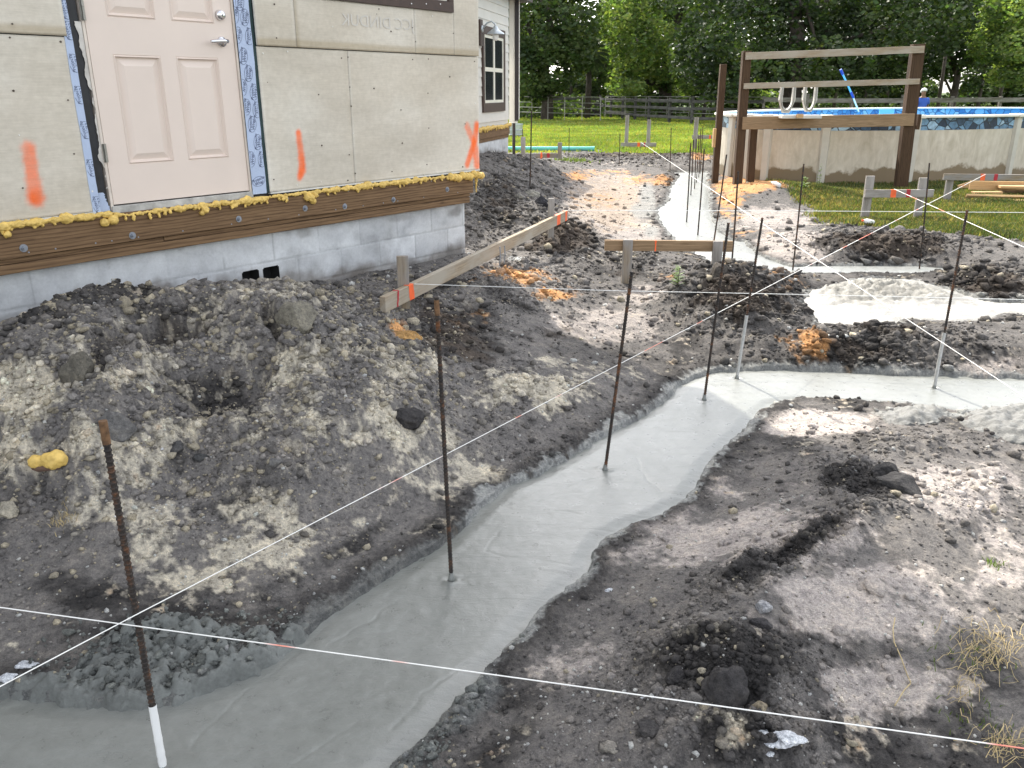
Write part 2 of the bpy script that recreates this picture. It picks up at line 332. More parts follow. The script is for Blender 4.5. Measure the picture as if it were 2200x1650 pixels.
# ------------------------------------------------------------ terrain
ctrl = []                                   # (X, Y, z)
def cz(x, y, z): p = gz(x, y, z); ctrl.append((p.x, p.y, z))
def cd(x, y, D): p = gy(x, y, D); ctrl.append((p.x, p.y, p.z))
for a in [(0,748,3.7),(-150,850,3.5),(70,712,3.85),(130,672,4.0),(190,640,4.15),(300,634,4.3),(400,634,4.45),(500,624,4.65),(560,628,4.7),(610,626,4.75),(650,636,4.8),(700,665,4.9),(760,685,5.1),
          (1530,572,6.7),(1490,600,6.6),(1600,592,6.7),(1206,492,8.7),(1240,500,8.8),(1060,345,14.5),(1030,352,13.5),(1110,342,16),(1160,345,17),(1240,362,17.5),(1175,478,9.2),
          (1300,338,22.5),(1400,340,22),(1500,340,21),(1250,345,22.5),(1010,440,10),(1040,395,11.5)]: cd(*a)
for a in [(100,860,.46),(30,900,.40),(180,800,.52),(320,800,.40),(430,760,.50),(300,730,.62),(500,950,.26),(560,760,.50),(620,720,.58),(650,800,.46),(350,880,.30),(300,1040,.22),(100,1080,.2),(620,1090,.12),(780,960,.22),(820,850,.32),(700,860,.36),(480,850,.32),(250,860,.47),(225,960,.37),(560,840,.34),(400,800,.43),(760,770,.40),(830,760,.34),
          (800,1060,.08),(200,1230,.08),(0,1300,.06),(0,1180,.14),(500,1190,.07),(250,1330,.05),(0,1430,.03),(1000,900,.12),(1000,800,.2),(950,720,.27),(880,700,.33),(1050,720,.24),(850,680,.36),
          (940,640,.34),(1010,640,.3),(1100,600,.27),(1200,600,.18),(1000,590,.30),(1300,620,.07),(1400,700,.05),(1300,790,.07),(1200,850,.09),(1150,940,.05),(1430,640,.04),(1080,560,.2),(1140,540,.18),(1050,590,.24),(1150,505,.26),(1195,530,.22),(1400,770,.04),
          (1480,690,.09),(1580,680,.18),(1680,680,.1),(1600,730,.08),(1740,700,.03),(1500,650,.2),(1640,620,.24),(1700,640,.13),
          (1290,400,.02),(1300,450,0),(1350,400,0),(1350,520,.01),(1270,540,.05),(1400,450,0),(1300,380,.03),(1150,430,.25),(1200,450,.15),(1100,470,.36),(1180,400,.22),(1060,480,.36),(1240,430,.07),(1400,570,.03),
          (1390,362,.12),(1460,352,.06),(1650,500,.05),(1700,440,.04),(1620,392,.28),(1650,387,.26),(1600,415,.08),(1700,400,.05),(1590,470,.04),(1560,480,.03),(1780,540,.06),(1830,520,.14),(1900,525,.13),(1960,530,.12),(2060,545,.1),(1850,500,.04),(2150,560,.08),
          (2100,603,.06),(1900,594,.02),(1770,592,.015),(1850,735,.12),(1720,745,.12),(1950,740,.07),(2100,735,.12),(2180,780,.06),(1700,785,.03),(1600,780,.04),
          (1500,1100,.04),(1400,1250,.05),(1300,1300,.05),(1550,1300,.16),(1650,1190,.13),(1800,1080,.15),(1900,1040,.19),(1870,990,.13),(1600,1050,.02),(1700,920,.02),(1850,910,.03),(2000,950,.08),(2100,1050,.10),(1830,1130,.21),(1720,1240,.20),(1640,1330,.21),(1500,1200,.03),(1580,1420,.2),(2200,1100,.08),
          (1750,1300,.16),(1900,1200,.17),(2000,1300,.15),(2200,1300,.12),(1350,1500,.08),(1550,1480,.17),(1650,1400,.17),(1250,1600,.08),(1500,1640,.12),(1850,1500,.11),(2150,1500,.12),(1150,1450,.05),(1350,1400,.04),(2000,1640,.1),
          (400,1420,.05),(250,1440,.05),(520,1360,.05),(2500,1000,.1),(2500,1300,.1),(2500,700,.08),(-200,1300,.1),(-200,1000,.35),(1700,340,0),(2200,400,0),(1900,430,0),(2100,460,.01),(2300,600,.08)]: cz(*a)
for x, y, z in [(0,.3,.05),(1,.5,.08),(-1,.4,.05),(0,-1,.05),(2.5,.8,.1),(-2.5,1,.25),(-3.5,2.5,.45),(3,3,.1),(0,30,0),(10,30,0),(-10,30,0),(20,20,0),(0,60,0),(30,60,0),(-30,60,0),(40,30,0),(60,10,0),(15,8,0),(9,4,.05),
                (-20,10,.2),(-5,8,.3),(-20,-10,0),(0,-20,0),(20,-20,0),(-.1,17.9,.38),(1.5,26,0),(4,24,0),(-2.5,13,.4),(-3,9,.4)]: ctrl.append((x, y, z))
for u_, z_ in [(-3, .4), (-2, .4), (-1.2, .42), (-.6, .42), (-.2, .42), (.2, .42), (.6, .42), (1.0, .40), (1.4, .36), (1.8, .34), (2.2, .33), (2.6, .33), (3.0, .33), (3.2, .33)]:
    for off_ in (.0, -.5, -1.5): ctrl.append((-2.28+.607*u_+.794*off_, 4.83+.794*u_-.607*off_, z_))
C = np.array(ctrl)
def lp(X, Y): return np.stack([np.arctan2(X, np.maximum(Y, 1e-6) if False else Y)*1.25, np.log(np.sqrt(X*X+Y*Y)+.25)], -1)
cl = lp(C[:, 0], C[:, 1])
def tk(r2): return .5*r2*np.log(r2+1e-9)
n = len(C); K = tk(((cl[:, None]-cl[None])**2).sum(-1))+np.eye(n)*.0015
Pm = np.concatenate([np.ones((n, 1)), cl], 1); A = np.zeros((n+3, n+3)); A[:n, :n] = K; A[:n, n:] = Pm; A[n:, :n] = Pm.T
sol = np.linalg.solve(A, np.concatenate([C[:, 2], np.zeros(3)]))
def tps(X, Y):
    q = lp(X, Y).reshape(-1, 2); out = np.empty(len(q))
    for i in range(0, len(q), 40000):
        s_ = q[i:i+40000]; d = ((s_[:, None]-cl[None])**2).sum(-1); out[i:i+40000] = tk(d)@sol[:n]+sol[n]+s_@sol[n+1:]
    return out.reshape(X.shape)

def blobs(px, py, lst):
    """weight of a list of soft ellipses (x, y, rx, ry, w[, angle])"""
    r = np.zeros(px.shape)
    for b in lst:
        x, y, rx, ry, wt = b[:5]; an = R(b[5]) if len(b) > 5 else 0; dx = px-x; dy = py-y
        u = (dx*math.cos(an)+dy*math.sin(an))/rx; v = (-dx*math.sin(an)+dy*math.cos(an))/ry
        r = np.maximum(r, wt*np.exp(-(u*u+v*v)**1.3))
    return r
ROUGH = [(300,760,420,170,1),(650,760,260,170,1),(500,950,300,160,.9),(100,950,200,200,.9),(850,850,150,130,.8),(960,700,120,90,.45),(1130,620,160,60,.5),(1080,430,130,110,.8),(1200,520,110,60,.55),
         (1580,650,150,80,1),(1900,530,190,30,1),(1850,745,250,35,1),(2120,610,120,40,1),(1380,340,220,16,1),(1360,560,60,30,.6),(1700,1190,260,45,.8,-30),(1530,1460,200,110,.9),(1600,1600,200,80,.7),(1850,1050,120,50,.7,20),
         (2100,1080,100,60,.4),(1100,850,120,60,.5),(400,1150,400,50,.35),(1100,960,200,40,.3),(1950,960,160,30,.5),(1230,560,60,20,.5),(1430,390,25,15,.8),(1580,610,80,40,1)]
def terrain(X, Y):
    r = np.sqrt(X*X+Y*Y)
    z0 = tps(X, Y); z0 = z0*(1-sstep(20, 27, r)); z0 = np.clip(z0, -.02, .95)
    px, py = proj(X, Y, z0)
    rg = blobs(px, py, ROUGH); front = (Y > .3)
    rg = np.where(front, rg, .2)
    d1 = polydist(X, Y, main_poly); d2 = polydist(X, Y, far_poly); d3 = polydist(X, Y, puddle_poly)
    jit = fbm(X, Y, 6, 4, 31)*.03+fbm(X, Y, 22, 4, 35)*.022
    dc = np.minimum(np.minimum(d1-.028, d2-.02), d3)+jit*np.clip(r/5, .5, 1.6)
    lawn = np.maximum(sstep(24, 26.5, r+fbm(X, Y, .5, 3, 3)*1.5), sstep(0, .5, -polydist(X, Y, lawn_poly)+fbm(X, Y, 1.2, 4, 5)*.45))
    ug = (1-lawn)
    big = fbm(X, Y, .9, 3, 50)*.02+fbm(X, Y, 3.2, 4, 51)*.022
    w1, _ = worley(X+fbm(X, Y, 9, 2, 8)*.03, Y+fbm(X, Y, 9, 2, 9)*.03, 9, 60); w2, i2 = worley(X+fbm(X, Y, 25, 2, 18)*.01, Y, 24, 61); w3, i3 = worley(X, Y, 55, 62)
    ridg = 1-np.abs(fbm(X, Y, 7, 4, 70))*2
    h = big*(.35+rg*.9)*ug+rg*ug*((.5-w1)*.045+(.5-w2)*.022*i2*1.6+(.5-w3)*.009+ridg*.018+(1-np.abs(fbm(X, Y, 2.6, 3, 71))*2.2)*.07+(1-np.abs(fbm(X, Y, 5.5, 3, 72))*2.2)*.025)
    h += ug*(fbm(X, Y, 14, 5, 80, .6)*.008+(.45-w2)*.006*np.clip(i2*2-1, 0, 1))+lawn*fbm(X, Y, .6, 3, 90)*.04*(1-sstep(30, 50, r))
    # smeared tool marks in the trodden part, across the ground
    h += ug*(1-rg)*fbm(X*.6+Y*.8, (Y*.6-X*.8)*5, 1.7, 4, 99)*.014
    z = z0+h
    far = sstep(3.5, 9, r)                  # banks of the trench
    bank = sstep(.0, .34, dc)
    lip = (.012+.012*rg+.012*fbm(X, Y, 11, 4, 101))*np.exp(-((dc-.07)/.06)**2)*(1-.85*sstep(5, 8.5, r))
    z = np.where(dc > 0, (z*bank+.012)+lip*np.clip(dc/.03, 0, 1), -.07+0*z)
    z = np.where((dc > 0), np.maximum(z, np.minimum(.012, -.01+dc*.25)), np.maximum(-.07, dc*1.6))
    return z, z0, rg, dc, lawn, px, py
lawn_poly = [(4.35, 14.6)]+P2([(1690,445),(1790,485),(1930,505),(2060,517),(2200,530),(2600,560)])+[(30, 6), (60, 30), (10, 40), (4.2, 30), (3.2, 22), (3.6, 17)]
lawn_poly = P2([(1640,425),(1690,445),(1790,487),(1930,507),(2060,517),(2200,532),(2700,575)])+[(40, 8), (60, 40), (8, 40), (5, 25), (4.9, 17), (4.7, 14.9)]
th = np.concatenate([np.linspace(-180, -60, 50)[:-1], np.linspace(-60, -37, 50)[:-1], np.linspace(-37, 37, 1050), np.linspace(37, 60, 50)[1:], np.linspace(60, 180, 50)[1:-1]])
th = np.radians(th)
lr = np.concatenate([np.linspace(math.log(.3), math.log(1.05), 30)[:-1], np.linspace(math.log(1.05), math.log(9), 760)[:-1], np.linspace(math.log(9), math.log(30), 260)[:-1], np.linspace(math.log(30), math.log(900), 60)])
TH, LR = np.meshgrid(th, lr); GX = np.exp(LR)*np.sin(TH); GY = np.exp(LR)*np.cos(TH)
GZ, Z0, RG, DC, LAWN, PX, PY = terrain(GX, GY)
NR, NC = GX.shape
def gridinterp(A_, X, Y):
    t = np.arctan2(X, Y); l = np.log(np.maximum(np.sqrt(X*X+Y*Y), .31))
    j = np.clip(np.searchsorted(th, t)-1, 0, NC-2); i = np.clip(np.searchsorted(lr, l)-1, 0, NR-2)
    ft = np.clip((t-th[j])/(th[j+1]-th[j]), 0, 1); fl = np.clip((l-lr[i])/(lr[i+1]-lr[i]), 0, 1)
    if A_.ndim == 3: ft = ft[..., None]; fl = fl[..., None]
    return (A_[i, j]*(1-ft)+A_[i, j+1]*ft)*(1-fl)+(A_[i+1, j]*(1-ft)+A_[i+1, j+1]*ft)*fl
def hz(x, y): return float(gridinterp(GZ, np.array([x]), np.array([y]))[0])
# soil colours: which earth lies where
cD = np.array((.052, .048, .047)); cG = np.array((.155, .142, .133)); cP = np.array((.32, .28, .255)); cT = np.array((.40, .355, .27)); cO = np.array((.43, .24, .10)); cB = np.array((.11, .082, .06))
cC = np.array((.24, .245, .235)); cV = np.array((.075, .11, .03)); cS = np.array((.34, .25, .165))
TAN = [(560,850,380,170,.40),(250,1000,200,150,.38),(650,1130,250,60,.45),(60,880,110,90,.9),(150,800,70,45,.55),(30,1000,90,80,.5),(600,645,120,35,.55),(660,690,80,60,.35),(300,715,90,22,.4),(850,840,90,80,.55),(670,920,60,90,.45),(480,790,40,30,.35),(850,950,160,60,.65),(300,1120,160,45,.6),(560,1190,210,50,.65),
       (960,1010,150,45,.6),(1130,850,150,45,.85),(1250,800,80,30,.6),(430,1250,130,40,.5),(930,800,40,40,.6),(1180,780,60,25,.7),(20,1390,60,14,.7),(350,1200,140,50,.5),(1350,800,70,20,.4),(1500,1400,80,40,.25),(1560,1590,80,40,.35),(1380,480,60,14,.5),(1330,560,60,14,.4)]
ORA = [(868,728,34,18,1,25),(1110,605,90,22,.65),(1190,640,70,16,.8),(1080,580,60,14,.5),(1240,380,35,14,.7),(1400,390,70,14,.7),(1600,398,70,20,1.2),(1640,392,60,16,1),(1570,430,36,28,.8),(1570,470,40,14,.5),(1730,745,60,24,.75),(1290,430,80,20,.4),(1620,505,80,10,.4),
       (1505,342,30,8,.7),(1440,605,40,12,.5),(1560,455,20,40,.5),(1680,600,60,14,.3),(1000,690,60,30,.3),(1320,372,80,8,.5)]
PIN = [(1310,440,100,75,.95),(1350,500,90,40,.8),(1600,1150,330,110,.55),(1760,915,130,28,.95),(2050,1060,170,80,.6),(1900,1300,330,110,.55),(1300,700,150,50,.6),(1700,530,110,40,.75),(1380,640,60,30,.6),(1900,1480,200,80,.45),(1250,1420,120,80,.45),
       (1420,1200,140,50,.5),(2100,780,120,20,.5),(1660,470,100,30,.7),(2150,1200,120,90,.5),(250,1150,80,30,.3),(1990,790,100,14,.5)]
DRK = [(470,870,130,90,.8),(350,700,170,35,.5),(960,700,120,60,.75),(1000,760,120,50,.8),(1210,520,90,50,1),(1080,440,90,70,.6),(1580,650,130,65,.95),(1900,530,170,24,1),(1850,745,250,30,.6),(2120,615,110,30,.8),(1370,338,200,10,.8),(1700,1190,240,35,.7,-30),
       (1530,1470,160,90,.85),(1250,880,150,25,.5),(200,1290,160,40,.6),(120,1260,120,40,.6),(750,1180,150,30,.7,-30),(1850,1050,110,45,.9,20),(1190,730,130,40,.5),(1600,1600,180,60,.6),(900,620,100,20,.6),(1350,590,80,14,.6)]
# streaks of soils, broken up by noise
n1 = fbm(GX, GY, 2.2, 6, 200, .6); n2 = fbm(GX, GY, 7, 5, 210, .6); n3 = fbm(GX, GY, 30, 4, 220, .6)
def lay(col, c, a): a = np.clip(a, 0, 1)[..., None]; return col*(1-a)+c*a
_, iv = worley(GX, GY, 26, 230); ug_ = (1-LAWN)*(np.hypot(GX, GY) < 9)
col = np.zeros(GX.shape+(3,))+cG
col = lay(col, cD, sstep(-.1, .6, n1+n2*.6))
col = lay(col, cP, sstep(.0, .25, blobs(PX, PY, PIN)-.26+n1*.25+n2*.35+n3*.2))
col = lay(col, cD, sstep(.0, .3, blobs(PX, PY, DRK)-.35+n1*.25+n2*.35))
col = lay(col, cB, sstep(.1, .5, blobs(PX, PY, DRK)-.35+n2*.5)*(PY < 820)*.7)
col = lay(col, cT, sstep(-.05, .3, blobs(PX, PY, TAN)-.36+n1*.3+n2*.5+n3*.5)*.95)
col = lay(col, cT*.85, (iv > .9)*RG*.6*(PX < 1050)*(PY > 560))
col = lay(col, cS, sstep(.0, .4, blobs(PX, PY, [(1310,440,110,80,1)])-.45+n2*.5)*.6)
col = lay(col, cO, sstep(-.05, .35, blobs(PX, PY, ORA)-.36+n1*.2+n2*.5+n3*.25))
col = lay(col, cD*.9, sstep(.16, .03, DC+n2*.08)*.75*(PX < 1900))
nearc = blobs(PX, PY, [(400,1425,230,65,1),(120,1480,200,22,.9),(1000,1500,90,60,.9,-45),(850,1620,80,50,1,-45)])
col = lay(col, cC*.72, sstep(.3, .6, nearc+n2*.3)*sstep(.5, .0, DC))
bk = sstep(.2, .05, DC)*sstep(-.005, .03, DC)*ug_*.6; wb1, ib1 = worley(GX, GY, 22, 270); wb2, _ = worley(GX, GY, 48, 271); GZ = GZ+bk*((.5-wb1)*.03*ib1+(.5-wb2)*.014)
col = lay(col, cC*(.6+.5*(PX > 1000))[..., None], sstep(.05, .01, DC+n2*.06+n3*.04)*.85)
col = lay(col, cC*1.05, sstep(.35, .7, blobs(PX, PY, [(1700,795,200,10,1),(2000,890,130,14,1),(1390,430,22,50,.9),(1380,455,30,22,1),(1555,480,22,18,.8),(1400,500,22,16,.8)])+n2*.4)*.8)
col = lay(col, cV*.9, LAWN)
col = lay(col, cS*.7, LAWN*sstep(.15, .5, n1)*.5*(np.hypot(GX, GY) < 16))
# rougher relief where the concrete was slopped over the bank
sl_ = sstep(.3, .6, nearc+n2*.3)*sstep(.5, .0, DC)*(DC > 0); wv_, _ = worley(GX, GY, 30, 260); wv2, _ = worley(GX, GY, 14, 261)
GZ = GZ+sl_*((.5-wv_)*.018+(.5-wv2)*.03+fbm(GX, GY, 5, 3, 262)*.02)*sstep(0, .06, DC)
# cut bank in the front of the big heap
cut = blobs(PX, PY, [(320,745,130,24,1,-12),(225,800,24,38,.9),(585,705,18,45,.7,-30)]); cut = sstep(.25, .6, cut+n2*.25); GZ = GZ-cut*.06
col = lay(col, cD*.6+cB*.3, np.clip(cut*1.2-.3, 0, 1)*.6)
col = col*(1-.28*sstep(820, 780, PY)*sstep(1150, 1250, PX)*(LAWN < .5)+.16*(LAWN < .5)+.14*blobs(PX, PY, [(400,900,700,300,1)]))[..., None]  # soil colour toned down in the sunlit area to curb glare
gr_ = col.mean(-1, keepdims=True); kk = (.38*(LAWN < .5))[..., None]*(1-.6*sstep(.25, .5, (col[..., :1]-col[..., 2:])/(gr_+.01)*.5)); col = col*(1-kk)+gr_*kk; col = .16*(col/.17)**1.25*np.array((1.0, 1.0, .99))
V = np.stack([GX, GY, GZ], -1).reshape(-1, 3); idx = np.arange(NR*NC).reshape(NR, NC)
Q = np.stack([idx[:-1, :-1], idx[:-1, 1:], idx[1:, 1:], idx[1:, :-1]], -1).reshape(-1, 4)[:, ::-1]
Qw = np.stack([idx[:-1, -1], idx[:-1, 0], idx[1:, 0], idx[1:, -1]], -1)[:, ::-1]
inner = len(V); V = np.vstack([V, [0, 0, .05]]); capq = np.stack([idx[0, 0:-1:1], idx[0, 1:], np.full(NC-1, inner), np.full(NC-1, inner)], -1)
F3 = np.concatenate([Q, Qw])
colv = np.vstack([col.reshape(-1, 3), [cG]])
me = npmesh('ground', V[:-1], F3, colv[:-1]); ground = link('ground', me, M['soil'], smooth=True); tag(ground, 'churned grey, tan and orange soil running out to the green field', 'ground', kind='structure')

# ------------------------------------------------------------ concrete
def slab(name, poly, zf, step, label, cat, mat, colf=None, over=.1, kind=None, thick=.12):
    P = np.array(poly); x0, y0 = P.min(0)-over; x1, y1 = P.max(0)+over
    nx = int((x1-x0)/step)+1; ny = int((y1-y0)/step)+1; xs = np.linspace(x0, x1, nx); ys = np.linspace(y0, y1, ny)
    X, Y = np.meshgrid(xs, ys); d = polydist(X, Y, poly); Z = zf(X, Y, d)
    keep = d < over; fm = keep[:-1, :-1] & keep[:-1, 1:] & keep[1:, 1:] & keep[1:, :-1]
    ix = np.arange(nx*ny).reshape(ny, nx); q = np.stack([ix[:-1, :-1], ix[:-1, 1:], ix[1:, 1:], ix[1:, :-1]], -1)[fm]
    used, inv = np.unique(q, return_inverse=True); q = inv.reshape(-1, 4)
    Vv = np.stack([X, Y, Z], -1).reshape(-1, 3)[used]
    cc = None if colf is None else colf(X, Y, d).reshape(-1, 3)[used]
    # rim down to give it its thickness
    e = np.concatenate([q[:, [0, 1]], q[:, [1, 2]], q[:, [2, 3]], q[:, [3, 0]]]); es = np.sort(e, 1); key = es[:, 0].astype(np.int64)*10**7+es[:, 1]
    u, first, cnt = np.unique(key, return_index=True, return_counts=True); be = e[first[cnt == 1]]
    nb = len(Vv); low = Vv.copy(); low[:, 2] -= thick
    side = np.stack([be[:, 1], be[:, 0], be[:, 0]+nb, be[:, 1]+nb], -1)
    me = npmesh(name, np.vstack([Vv, low]), np.concatenate([q, side]), None if cc is None else np.vstack([cc, cc]))
    o = link(name, me, mat, smooth=True); return tag(o, label, cat, kind=kind)
def seg(X, Y, pts, wd):
    r = np.zeros(X.shape)
    for a, b in zip(pts[:-1], pts[1:]):
        a = np.array(a); b = np.array(b); e = b-a; t = np.clip(((X-a[0])*e[0]+(Y-a[1])*e[1])/(e@e), 0, 1); d = np.hypot(X-a[0]-t*e[0], Y-a[1]-t*e[1])
        r = np.maximum(r, np.exp(-(d/wd)**2))
    return r
marks = [P2(l) for l in [[(1000,1240),(1090,1235),(1170,1232),(1250,1230)][:3],[(985,1240),(1050,1228),(1130,1224),(1220,1232)],[(1155,1078),(1200,1055),(1250,1035),(1300,1025),(1360,1020)],[(1365,985),(1375,1010),(1400,1040),(1422,1055)],
   [(1040,1185),(1075,1140)],[(1040,1185),(1120,1200),(1230,1215)],[(1430,1005),(1500,1000)],[(420,1605),(440,1570),(500,1520),(545,1480)],[(340,1545),(390,1580),(425,1620)],[(570,1600),(600,1610),(627,1622)],[(700,1390),(780,1340),(860,1290)],
   [(1190,1095),(1260,1110)],[(840,1570),(900,1500),(1000,1420)],[(1840,815),(1900,825),(1960,835)],[(1240,1010),(1290,1030),(1330,1035)],[(1330,905),(1360,890)],[(560,1460),(640,1400),(700,1345)],[(1340,1030),(1420,1055)],[(620,1650),(760,1560)]]]
def z_main(X, Y, d):
    z = fbm(X, Y, 1.3, 3, 300)*.006+fbm(X, Y, 6, 3, 310)*.0025+fbm(X, Y, 40, 3, 320)*.0008
    z = z-.012*sstep(-.06, .02, d)
    for mk in marks: z = z-.0022*seg(X+fbm(X, Y, 9, 3, 401)*.02, Y+fbm(X, Y, 9, 3, 402)*.02, mk, .0046)*(.45+.55*sstep(-.3, .2, fbm(X, Y, 7, 3, 403)))
    for bx, by in [(970,1245),(1300,1010),(1513,858),(1583,812),(2007,833)]:
        p = gz(bx, by); dd = np.hypot(X-p.x, Y-p.y); z = z-.008*np.exp(-(dd/.012)**2)+.006*np.exp(-((dd-.03)/.014)**2)*(.5+fbm(X, Y, 30, 2, 330))
    return z
near_part = [p for p in main_poly]
slab('concrete_footing', main_poly, z_main, .0065, 'freshly trowelled grey concrete footing curving through the foreground and off to the right', 'concrete footing', M['concrete'], kind='structure')
def z_far(X, Y, d): return fbm(X, Y, 1.0, 3, 340)*.008-.012*sstep(-.06, .02, d)
slab('concrete_footing', far_poly, z_far, .03, 'narrow pale concrete footing running back towards the pool posts', 'concrete footing', M['concrete'], kind='structure')
def z_pud(X, Y, d):
    px, py = proj(X, Y, 0*X); h = blobs(px, py, [(1880,632,140,24,1),(1990,645,70,12,.7),(1870,625,70,12,.9)])
    w_, _ = worley(X, Y, 13, 350); w2_, _ = worley(X, Y, 30, 351)
    return .005+fbm(X, Y, 4, 4, 352)*.012+h*.07+(.25+h)*((.5-w_)*.05+(.5-w2_)*.035)-.03*sstep(-.1, .03, d)
def c_pud(X, Y, d):
    px, py = proj(X, Y, 0*X); h = blobs(px, py, [(1880,632,140,24,1),(1990,645,70,12,.7)])
    c = np.zeros(X.shape+(3,))+np.array((.29, .28, .255))*(1+.25*fbm(X, Y, 7, 4, 354))[..., None]; return lay(c, np.array((.17, .163, .14)), sstep(.15, .7, h+fbm(X, Y, 5, 4, 353)*.35))
slab('concrete_spill', puddle_poly, z_pud, .022, 'lumpy white concrete spill with a gravelly hump in its middle', 'concrete spill', M['rubble'], c_pud)
def z_cr(X, Y, d):
    g = gridinterp(Z0, X, Y); w_, _ = worley(X, Y, 16, 360); w2_, _ = worley(X, Y, 38, 361)
    return g+.035*sstep(.03, -.08, d)+(.5-w_)*.03+(.5-w2_)*.016+.02
def c_cr(X, Y, d): return np.zeros(X.shape+(3,))+np.array((.15, .15, .14))
slab('concrete_patch', crust1_poly, z_cr, .011, 'small rough grey slopped concrete patch below the right footing branch', 'concrete patch', M['rubble'], c_cr, over=.04)
slab('concrete_patch', crust2_poly, z_cr, .011, 'large rough grey slopped concrete patch at the right edge of the picture', 'concrete patch', M['rubble'], c_cr, over=.04)
def z_sl(X, Y, d):
    w_, _ = worley(X, Y, 34, 365); w2_, _ = worley(X, Y, 15, 366); e = sstep(.05, -.06, d)
    return gridinterp(GZ, X, Y)-.02+e*.028+e*((.5-w_)*.03+(.5-w2_)*.03+fbm(X, Y, 45, 3, 368)*.006)
def c_sl(X, Y, d): return np.zeros(X.shape+(3,))+np.array((.155, .163, .152))*(1+.35*fbm(X, Y, 9, 4, 367))[..., None]
slop_poly = P2([(-60,1462),(60,1450),(150,1438),(195,1395),(250,1360),(330,1338),(420,1332),(500,1345),(600,1345),(690,1318),(700,1345),(640,1392),(560,1450),(440,1500),(330,1536),(150,1530),(0,1518),(-60,1515)], .03)
slab('concrete_slop', slop_poly, z_sl, .007, 'lumpy dark grey concrete slop heaped on the bank at lower left', 'concrete slop', M['rubble'], c_sl, over=.03)

# ------------------------------------------------------------ clods and stones
def ico(sub):
    import bmesh
    bm = bmesh.new(); bmesh.ops.create_icosphere(bm, subdivisions=sub, radius=1); v = np.array([x.co[:] for x in bm.verts]); f = np.array([[a.index for a in x.verts] for x in bm.faces]); bm.free(); return v, f
ICO1, ICO2, ICO3, ICO4 = ico(1), ico(2), ico(3), ico(5)
def chip(v, seed, ncut=9, lo=.55, hi=.86):
    r = np.random.default_rng(seed); v = v.copy()
    for _ in range(ncut):
        d = r.normal(size=3); d /= np.linalg.norm(d); c = r.uniform(lo, hi); s_ = v@d; m = s_ > c; v[m] -= np.outer(s_[m]-c, d)
    return v
def lumps(name, XYZ, S, C_, base, label, kind='stuff', jit=.36):
    v, f = base; n = len(XYZ); k = len(v)
    if k > 20:
        var = np.stack([chip(v, 900+i) for i in range(12)]); vb = var[rng.integers(0, 12, n)]
    else: vb = np.repeat(v[None], n, 0)
    sc = np.stack([S*rng.uniform(.75, 1.35, n), S*rng.uniform(.75, 1.35, n), S*rng.uniform(.5, .95, n)], -1)
    vv = vb*(1+rng.uniform(-jit, jit, (n, k))[..., None]); vv = vv*sc[:, None]
    a = rng.uniform(0, 6.28, n); b = rng.uniform(-.5, .5, n); ca, sa, cb, sb = np.cos(a), np.sin(a), np.cos(b), np.sin(b)
    x = vv[..., 0]; y = vv[..., 1]*cb[:, None]-vv[..., 2]*sb[:, None]; z = vv[..., 1]*sb[:, None]+vv[..., 2]*cb[:, None]
    X = x*ca[:, None]-y*sa[:, None]; Y = x*sa[:, None]+y*ca[:, None]
    V_ = np.stack([X, Y, z], -1)+XYZ[:, None]; F_ = f[None]+(np.arange(n)*k)[:, None, None]
    me = npmesh(name, V_.reshape(-1, 3), F_.reshape(-1, 3), np.repeat(C_, k, 0)); o = link(name, me, M['soil']); return tag(o, label, name.replace('_', ' '), kind=kind)
def scatter(n, dens, rmin=1.15, rmax=24):
    """points spread evenly over what the eye sees, thinned by dens(px,py,rough)"""
    m = n*6; t = rng.uniform(R(-36), R(36), m); l = rng.uniform(math.log(rmin), math.log(rmax), m); X = np.exp(l)*np.sin(t); Y = np.exp(l)*np.cos(t)
    px = gridinterp(PX, X, Y); py = gridinterp(PY, X, Y); rg = gridinterp(RG, X, Y); dc = gridinterp(DC, X, Y); lw = gridinterp(LAWN, X, Y)
    side = (X-AX.x)*AN.x+(Y-AX.y)*AN.y; ua = (X-AX.x)*AD.x+(Y-AX.y)*AD.y
    ok = (dc > .02) & (lw < .3) & ((side > .02) | (ua > 3.2)) & (rng.random(m) < dens(px, py, rg))
    X, Y = X[ok][:n], Y[ok][:n]; return X, Y, px[ok][:n], py[ok][:n], rg[ok][:n]
def clodcol(X, Y, px, py, k=.22):
    c = gridinterp(col, X, Y); n = len(X); r = rng.random(n)
    left = ((px < 1000) & (py > 560)).astype(float)
    c = np.where((r < k*left+.03)[:, None], cT*rng.uniform(.7, 1.15, n)[:, None], c*rng.uniform(.6, 1.6, n)[:, None])
    return np.clip(c, .01, .8)
X, Y, px, py, rg = scatter(62000, lambda px, py, rg: .05+.95*rg**1.3)
S = np.clip(.0026*rng.pareto(2.0, len(X))+.0028, 0, .018)*np.clip(np.hypot(X, Y)/3.2, .8, 2.6)
lumps('soil_crumbs', np.stack([X, Y, gridinterp(GZ, X, Y)+S*.25], -1), S, clodcol(X, Y, px, py), ICO1, 'small crumbs of dark and tan soil strewn over the dug heaps')
X, Y, px, py, rg = scatter(2600, lambda px, py, rg: .008+.6*rg**2*(1-.5*(px > 1000)))
S = np.clip(rng.lognormal(math.log(.013), .45, len(X)), .006, .04)*np.clip(np.hypot(X, Y)/4, .85, 2.4)
lumps('soil_clods', np.stack([X, Y, gridinterp(GZ, X, Y)+S*.2], -1), S, clodcol(X, Y, px, py, .3), ICO2, 'fist sized and smaller soil clods on the dug heaps', jit=.09)
X, Y, px, py, rg = scatter(3200, lambda px, py, rg: np.clip(.25+blobs(px, py, [(560,1400,500,200,.4),(1500,1550,400,120,1),(300,1130,200,60,.8),(1850,745,250,40,.6)]), 0, 1), 1.2, 9)
